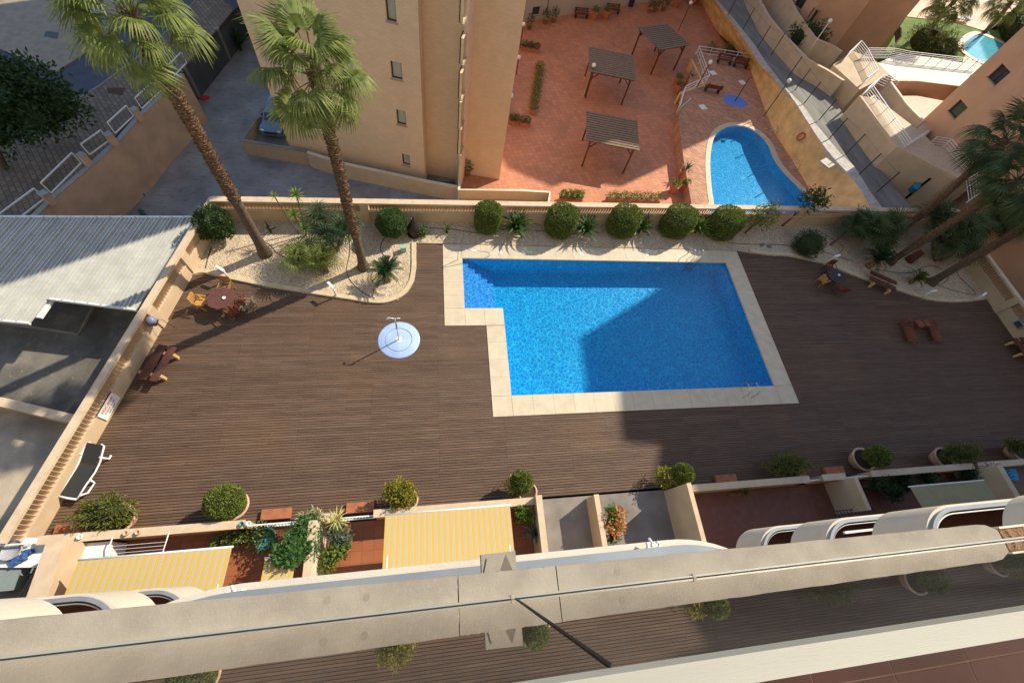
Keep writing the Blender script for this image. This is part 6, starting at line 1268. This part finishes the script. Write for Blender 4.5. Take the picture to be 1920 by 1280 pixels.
for i, px in enumerate((155, 240, 262, 455, 468)):
    p = W(px, 1000 - (px - 150) * .06, 1.15); b = MB(); b.lathe([(0, 0), (.07, 0), (.09, .12), (.07, .12), (.05, .03), (0, .03)], n=12); solo('wall_pot', b, (white_plastic, palepot, palepot, mat('teal_pot', (1, 1, 1)), white_plastic)[i], ('small white pot on the low front wall above the white cabinet', 'small clay pot on the low front wall, left of the rack', 'small clay pot on the low front wall, at the rack end', 'small teal pot on the low front wall above the teal plant pot', 'small white pot on the low front wall beside the teal one')[i], 'pot', 'small pots on the low front wall', loc=(p.x, 2.15, 1.15), smooth=True)
p = W(1700, 900, .5); b = MB(); b.ball((0, 0, .2), (.4, .3, .25), 10, 7, .6); solo('stone_heap', b, conc, 'grey lump of stones in the dark shaded garden', 'stones', loc=(p.x, p.y, 0))
# ================================================================== OUR OWN BUILDING: stacked balconies seen from above
parapet_m = mat('white_parapet', (.62, .56, .46), .7, .08, 1.2, .15, 60); overlay(parapet_m, noise_mask(parapet_m, 1.5, .55, .8, (1, 1, .3), .4), (.52, .38, .27))
t = thing('own_building', 'the building the view is taken from, its facade behind the stacked balconies', 'building', (0, BY, 0)); b = MB(); b.box((5, BY - 6, 14.5), (86, 12, 43)); part('walls', b, parapet_m, t, world=True)
def arc(cx, cy, rx, ry, a0, a1, n=12): return [Vector((cx + rx * math.cos(R(a0 + (a1 - a0) * k / n)), cy + ry * math.sin(R(a0 + (a1 - a0) * k / n)), 0)) for k in range(n + 1)]
def balcony(label, path, zb, h=1.3, rail=True, group='curved white balconies of our building', floor_poly=None, inner=None, bright=False):
    t = thing('balcony', label, 'balcony', (path[0].x, path[0].y, zb), 0, group)
    b = MB(); inn = offset(path, inner or -.14, False); band(b, path, inn, zb, zb + h); part('parapet', b, parapet_m, t, world=True, smooth=False)
    ip = offset(path, (inner or -.14) * .8, False); b = MB(); b.prism([Vector((ip[0].x, BY, 0))] + list(ip) + [Vector((ip[-1].x, BY, 0))], zb + .01, zb + .18); part('floor_slab', b, mat('balcony_floor', (.20, .075, .05), .6, .15, 2), t, world=True)
    if rail:
        sg = -1 if (inner or -.14) < 0 else 1; gr = mat('grey_rail', (.30, .33, .36), .42, .08, 4, metal=.3)
        b = MB(); band(b, offset(path, sg * (abs(inner or .14) * .35), False), offset(path, sg * (abs(inner or .14) * .95), False), zb + h + .06, zb + h + .095); part('handrail', b, gr, t, world=True)
        b = MB(); rp = [Vector((p.x, p.y, zb + h + .03)) for p in offset(path, sg * abs(inner or .14) * 1.35, False)]; b.tube(rp, .016, 5); part('glazing_bead', b, white_metal if bright else gr, t, smooth=True, world=True)
    return t
YF = .22; lab = ('lowest', 'second', 'third', 'fourth')
for i, zb in enumerate((4.3, 7.05, 9.85, 12.65)):
    path = list(reversed([Vector((46, YF, 0)), Vector((11.3, YF, 0))] + arc(11.3, YF - .9, 1.0, .9, 90, 180)[1:] + [Vector((10.3, BY + .1, 0))])); path = list(reversed(path))
    balcony('curved white balcony on the right, %s visible one from the bottom' % lab[i], path, zb, 1.35, inner=.14, bright=i > 1)
    path = [Vector((-46, YF, 0)), Vector((-7.5, YF, 0))] + arc(-7.5, YF - .9, 1.05, .9, 90, 0)[1:] + [Vector((-6.45, BY + .1, 0))]
    balcony('curved white balcony on the left, %s visible one from the bottom' % lab[i], path, zb, 1.35, inner=-.14)
for i, zb in enumerate((12.7, 15.5)):
    path = [Vector((-2.1, -.42, 0))] + arc(-1.1, -.42, .95, .47, 172, 96, 10) + [Vector((1.6, .05, 0))] + arc(1.6, -.42, .75, .47, 84, 8, 10) + [Vector((2.35, -.5, 0))]
    path = [Vector((p.x, p.y - .02 * i, 0)) for p in path]
    balcony(('bowed white balcony two floors below the glass railing', 'bowed white balcony just below the glass railing')[i], path, zb, 1.3, True, inner=-.11)
for x, zz in ((-1.2, 16.95), (1.45, 16.95)):
    b = MB(); b.tube([(-.01, 0, 0), (.0, .02, .02), (-.02, .05, .03)], .009, 6); b.box((.02, .005, .012), (.05, .02, .03)); b.box((-.03, .0, .012), (.016, .055, .03)); b.box((.045, .0, .012), (.016, .06, .03)); solo('awning_bracket', b, white_plastic, 'white awning bracket on the bowed balcony, on the %s' % ('left' if x < 0 else 'right'), 'bracket', loc=(x, .0 if x > 0 else -.03, zz - .1))
# drying rack on a right-hand balcony
t = thing('drying_rack', 'white drying rack standing on the third curved balcony on the right', 'drying rack', (11.6, -.5, 11.0), R(-25))
for a, c_ in (((0, 0, 0), (1.4, 0, .1)), ((0, -.6, 0), (1.4, -.6, .1)), ((0, 0, 0), (0, -.6, 0)), ((1.4, 0, .1), (1.4, -.6, .1)), ((.7, 0, .05), (.7, -.6, .05)), ((0, 0, 0), (.7, -.6, -.6)), ((1.4, 0, 0), (.7, -.6, -.6))): b = MB(); b.tube([a, c_], .022, 6); part('tube', b, white_metal, t, smooth=True)
for k in range(6): b = MB(); b.tube([(.78 + k * .1, 0, .06), (.78 + k * .1, -.6, .06)], .007, 4); part('line', b, white_metal, t)
t = thing('rolled_blind', 'pale rolled blind pole on the second curved balcony on the right', 'pole', W(1590, 995, 9.3)); b = MB(); b.obox(W(1583, 998, 9.2), W(1640, 992, 9.2), .06, .06); part('pole', b, white_plastic, t, world=True)

# our ledge, glass railing, handrail
LZ_ = 18.33; stone = mat('weathered_ledge', (.30, .262, .205), .85, .14, 9, .12, 160); overlay(stone, noise_mask(stone, 3.5, .45, .7, amt=.35), (.42, .375, .30)); overlay(stone, noise_mask(stone, 70, .55, .68, amt=.22), (.40, .36, .29)); overlay(stone, noise_mask(stone, 6, .6, .75, amt=.45), (.22, .185, .14))
t = thing('stone_ledge', 'rough pale stone ledge outside the glass railing', 'ledge', (0, -.03, LZ_ - .06))
def ledge_y(x): return -.0285 - .008 * (x - .1)
xs = [-2.6, .055, .398, 2.33]
for i in range(3):
    a, c_ = xs[i], xs[i + 1]; b = MB(); g_ = .0018; n = 40; top = []; 
    for k in range(n + 1): x = a + g_ + (c_ - a - 2 * g_) * k / n; y = ledge_y(x) + rnd.uniform(-.0012, .0012) - (.028 * max(0, (x - 2.27) / .06) if i == 2 else 0); top.append(Vector((x, y, 0)))
    bot = [Vector((p.x, -.135, 0)) for p in top]; band(b, bot, top, LZ_ - .055, LZ_); part('slab', b, stone, t, world=True)
t = thing('broken_tile', 'rust-brown broken tile continuing the ledge at the right', 'tile', (2.6, -.06, LZ_ - .07)); b = MB(); b.box((3.1, -.10, LZ_ - .035), (1.5, .06, .05)); part('tile', b, mat('rusty_tile', (.22, .12, .06), .9, .5, 30, .9, 60), t, world=True); b = MB(); b.box((3.1, -.066, LZ_ - .02), (1.5, .008, .03)); part('mortar_edge', b, pale, t, world=True)
# stone spout piece with a V notch jutting out below the ledge
t = thing('stone_corbel', 'small notched stone corbel jutting out under the ledge', 'corbel', (.2, 0, LZ_ - .1)); z1 = LZ_ - .058; b = MB(); A = [(.142, .029), (.268, .031), (.268, -.03), (.142, -.03)]
b.prism([Vector((x, y, 0)) for x, y in A], z1 - .05, z1); part('block', b, stone, t, world=True)
b = MB(); b.prism([Vector((.232, .020, 0)), Vector((.252, -.03, 0)), Vector((.208, -.03, 0))], z1, z1 + .0015); part('notch', b, mat('notch_shadow_stone', (.16, .13, .10), .9), t, world=True)  # flat dark wedge: the recess's shade put in as colour, nothing is cut
b = MB(); b.prism([Vector((.15, -.03, 0)), Vector((.162, .015, 0)), Vector((.185, -.03, 0))], z1, z1 + .006); part('rib', b, stone, t, world=True)
for x, y in ((-.36, -.058), (-.24, -.062), (.62, -.07)):
    b = MB(); b.lathe([(0, .0006), (.011, .0006), (.0115, .0002)], (x, y, LZ_), 20); part('stain', b, mat('damp_stain', (.265, .23, .18), .95, .1, 60), bpy.data.objects['stone_ledge'], world=True)
# slab and tiles of our balcony
b = MB(); b.box((0, -.95, LZ_ - .13), (9, 1.63, .14)); part('floor_slab', b, parapet_m, bpy.data.objects['stone_ledge'], world=True)
t = thing('balcony_floor', 'dark terracotta tiles of our own balcony behind the handrail', 'floor', (0, -.9, LZ_))
for i in range(-6, 14):
    for j in range(5): x = i * .33 + .12; y = -.16 - .165 - j * .33; b = MB(); b.box((x, y, LZ_ - .05), (.324, .324, .012)); part('tile', b, mat('own_balcony_tile', (.16, .06, .038), .4, .2, 4, objvar=.1), t, world=True)
b = MB(); b.box((1.2, -.985, LZ_ - .0505), (7, 1.66, .01)); part('grout', b, mat('pale_grout', (.42, .25, .16), .9), t, world=True)
# channel, glass, handrail
rail_t = thing('glass_railing', 'frameless glass railing with a pale metal handrail', 'railing', (0, -.12, LZ_)); alum = mat('pale_aluminium', (.44, .43, .365), .38, .05, 3, .05, 100, metal=.35, stretch=(.3, 8, 1))
for y, h_ in ((-.1095, .016), (-.1165, .008)): b = MB(); b.box((.7, y, LZ_ + h_ / 2), (7, .0055, h_)); part('channel', b, alum, rail_t, world=True)
gm = bpy.data.materials.new('tinted_glass'); gm.use_nodes = True; n, l = nodes(gm); n.remove(n['Principled BSDF']); tr = n.new('ShaderNodeBsdfTransparent'); tr.inputs[0].default_value = (.10, .10, .10, 1); gl = n.new('ShaderNodeBsdfGlossy'); gl.inputs['Roughness'].default_value = 0; gl.inputs[0].default_value = (.95, .92, .88, 1)
fr = schlick(n, l, .05, 1.35); ms = n.new('ShaderNodeMixShader'); l.new(fr, ms.inputs[0]); l.new(tr.outputs[0], ms.inputs[1]); l.new(gl.outputs[0], ms.inputs[2]); df = n.new('ShaderNodeBsdfDiffuse'); df.inputs[0].default_value = (.30, .28, .25, 1); tcg = n.new('ShaderNodeTexCoord'); ng = n.new('ShaderNodeTexNoise'); ng.inputs['Scale'].default_value = 2.5; ng.inputs['Detail'].default_value = 8; l.new(tcg.outputs['Object'], ng.inputs['Vector']); rg_ = n.new('ShaderNodeMapRange'); rg_.inputs[1].default_value = .4; rg_.inputs[2].default_value = .8; rg_.inputs[3].default_value = .05; rg_.inputs[4].default_value = .18; l.new(ng.outputs[0], rg_.inputs[0])
m2 = n.new('ShaderNodeMixShader'); l.new(rg_.outputs[0], m2.inputs[0]); l.new(ms.outputs[0], m2.inputs[1]); l.new(df.outputs[0], m2.inputs[2]); l.new(m2.outputs[0], n['Material Output'].inputs[0])
yb, yt, zt = -.1145, -.134, 19.34
for x0, x1, sl in ((-2.8, .243, 0), (.247, 4.2, 0)):
    b = MB(); b.add([(x0, yb, LZ_ + .01), (x1, yb, LZ_ + .01), (x1 - (.03 if x1 < 1 else 0), yt, zt), (x0 - (.03 if x0 > 0 else 0), yt, zt), (x0, yb - .01, LZ_ + .01), (x1, yb - .01, LZ_ + .01), (x1 - (.03 if x1 < 1 else 0), yt - .01, zt), (x0 - (.03 if x0 > 0 else 0), yt - .01, zt)], [(0, 1, 2, 3)[::-1], (0, 4, 5, 1)[::-1], (1, 5, 6, 2)[::-1], (3, 7, 4, 0)])
    part('glass_pane', b, gm, rail_t, world=True)
b = MB(); b.obox((.245, yb + .002, LZ_ + .012), (.215, yt + .002, zt), .003, .004); part('joint_seal', b, black_metal, rail_t, world=True)
b = MB(); n_ = 8; y0_, y1_, zb_, zt_ = -.134, -.1645, 19.33, 19.372; b.box((.7, (y0_ + y1_) / 2, (zb_ + zt_) / 2), (7, abs(y1_ - y0_), zt_ - zb_)); part('handrail', b, alum, rail_t, world=True)
b = MB(); b.box((.7, -.136, zt_ + .0006), (7, .003, .0012)); b.box((.7, -.1625, zt_ + .0006), (7, .003, .0012)); part('rail_bead', b, mat('cream_bead', (.72, .66, .48), .4), rail_t, world=True)
for x, y, z in ((.235, -.108, LZ_ + .012), (.90, -.108, LZ_ + .012)): b = MB(); b.box((x, y, z), (.012, .012, .012)); part('clip', b, mat('old_clip', (.35, .30, .22), .6), rail_t, world=True)
p = Vector((.222, -.1352, 19.374)); b = MB(); b.box((0, 0, 0), (.022, .012, .012), R(6), .8); part('end_clip', b, mat('old_clip', (1, 1, 1)), rail_t); rail_t.children[-1].location = p - wloc(rail_t)
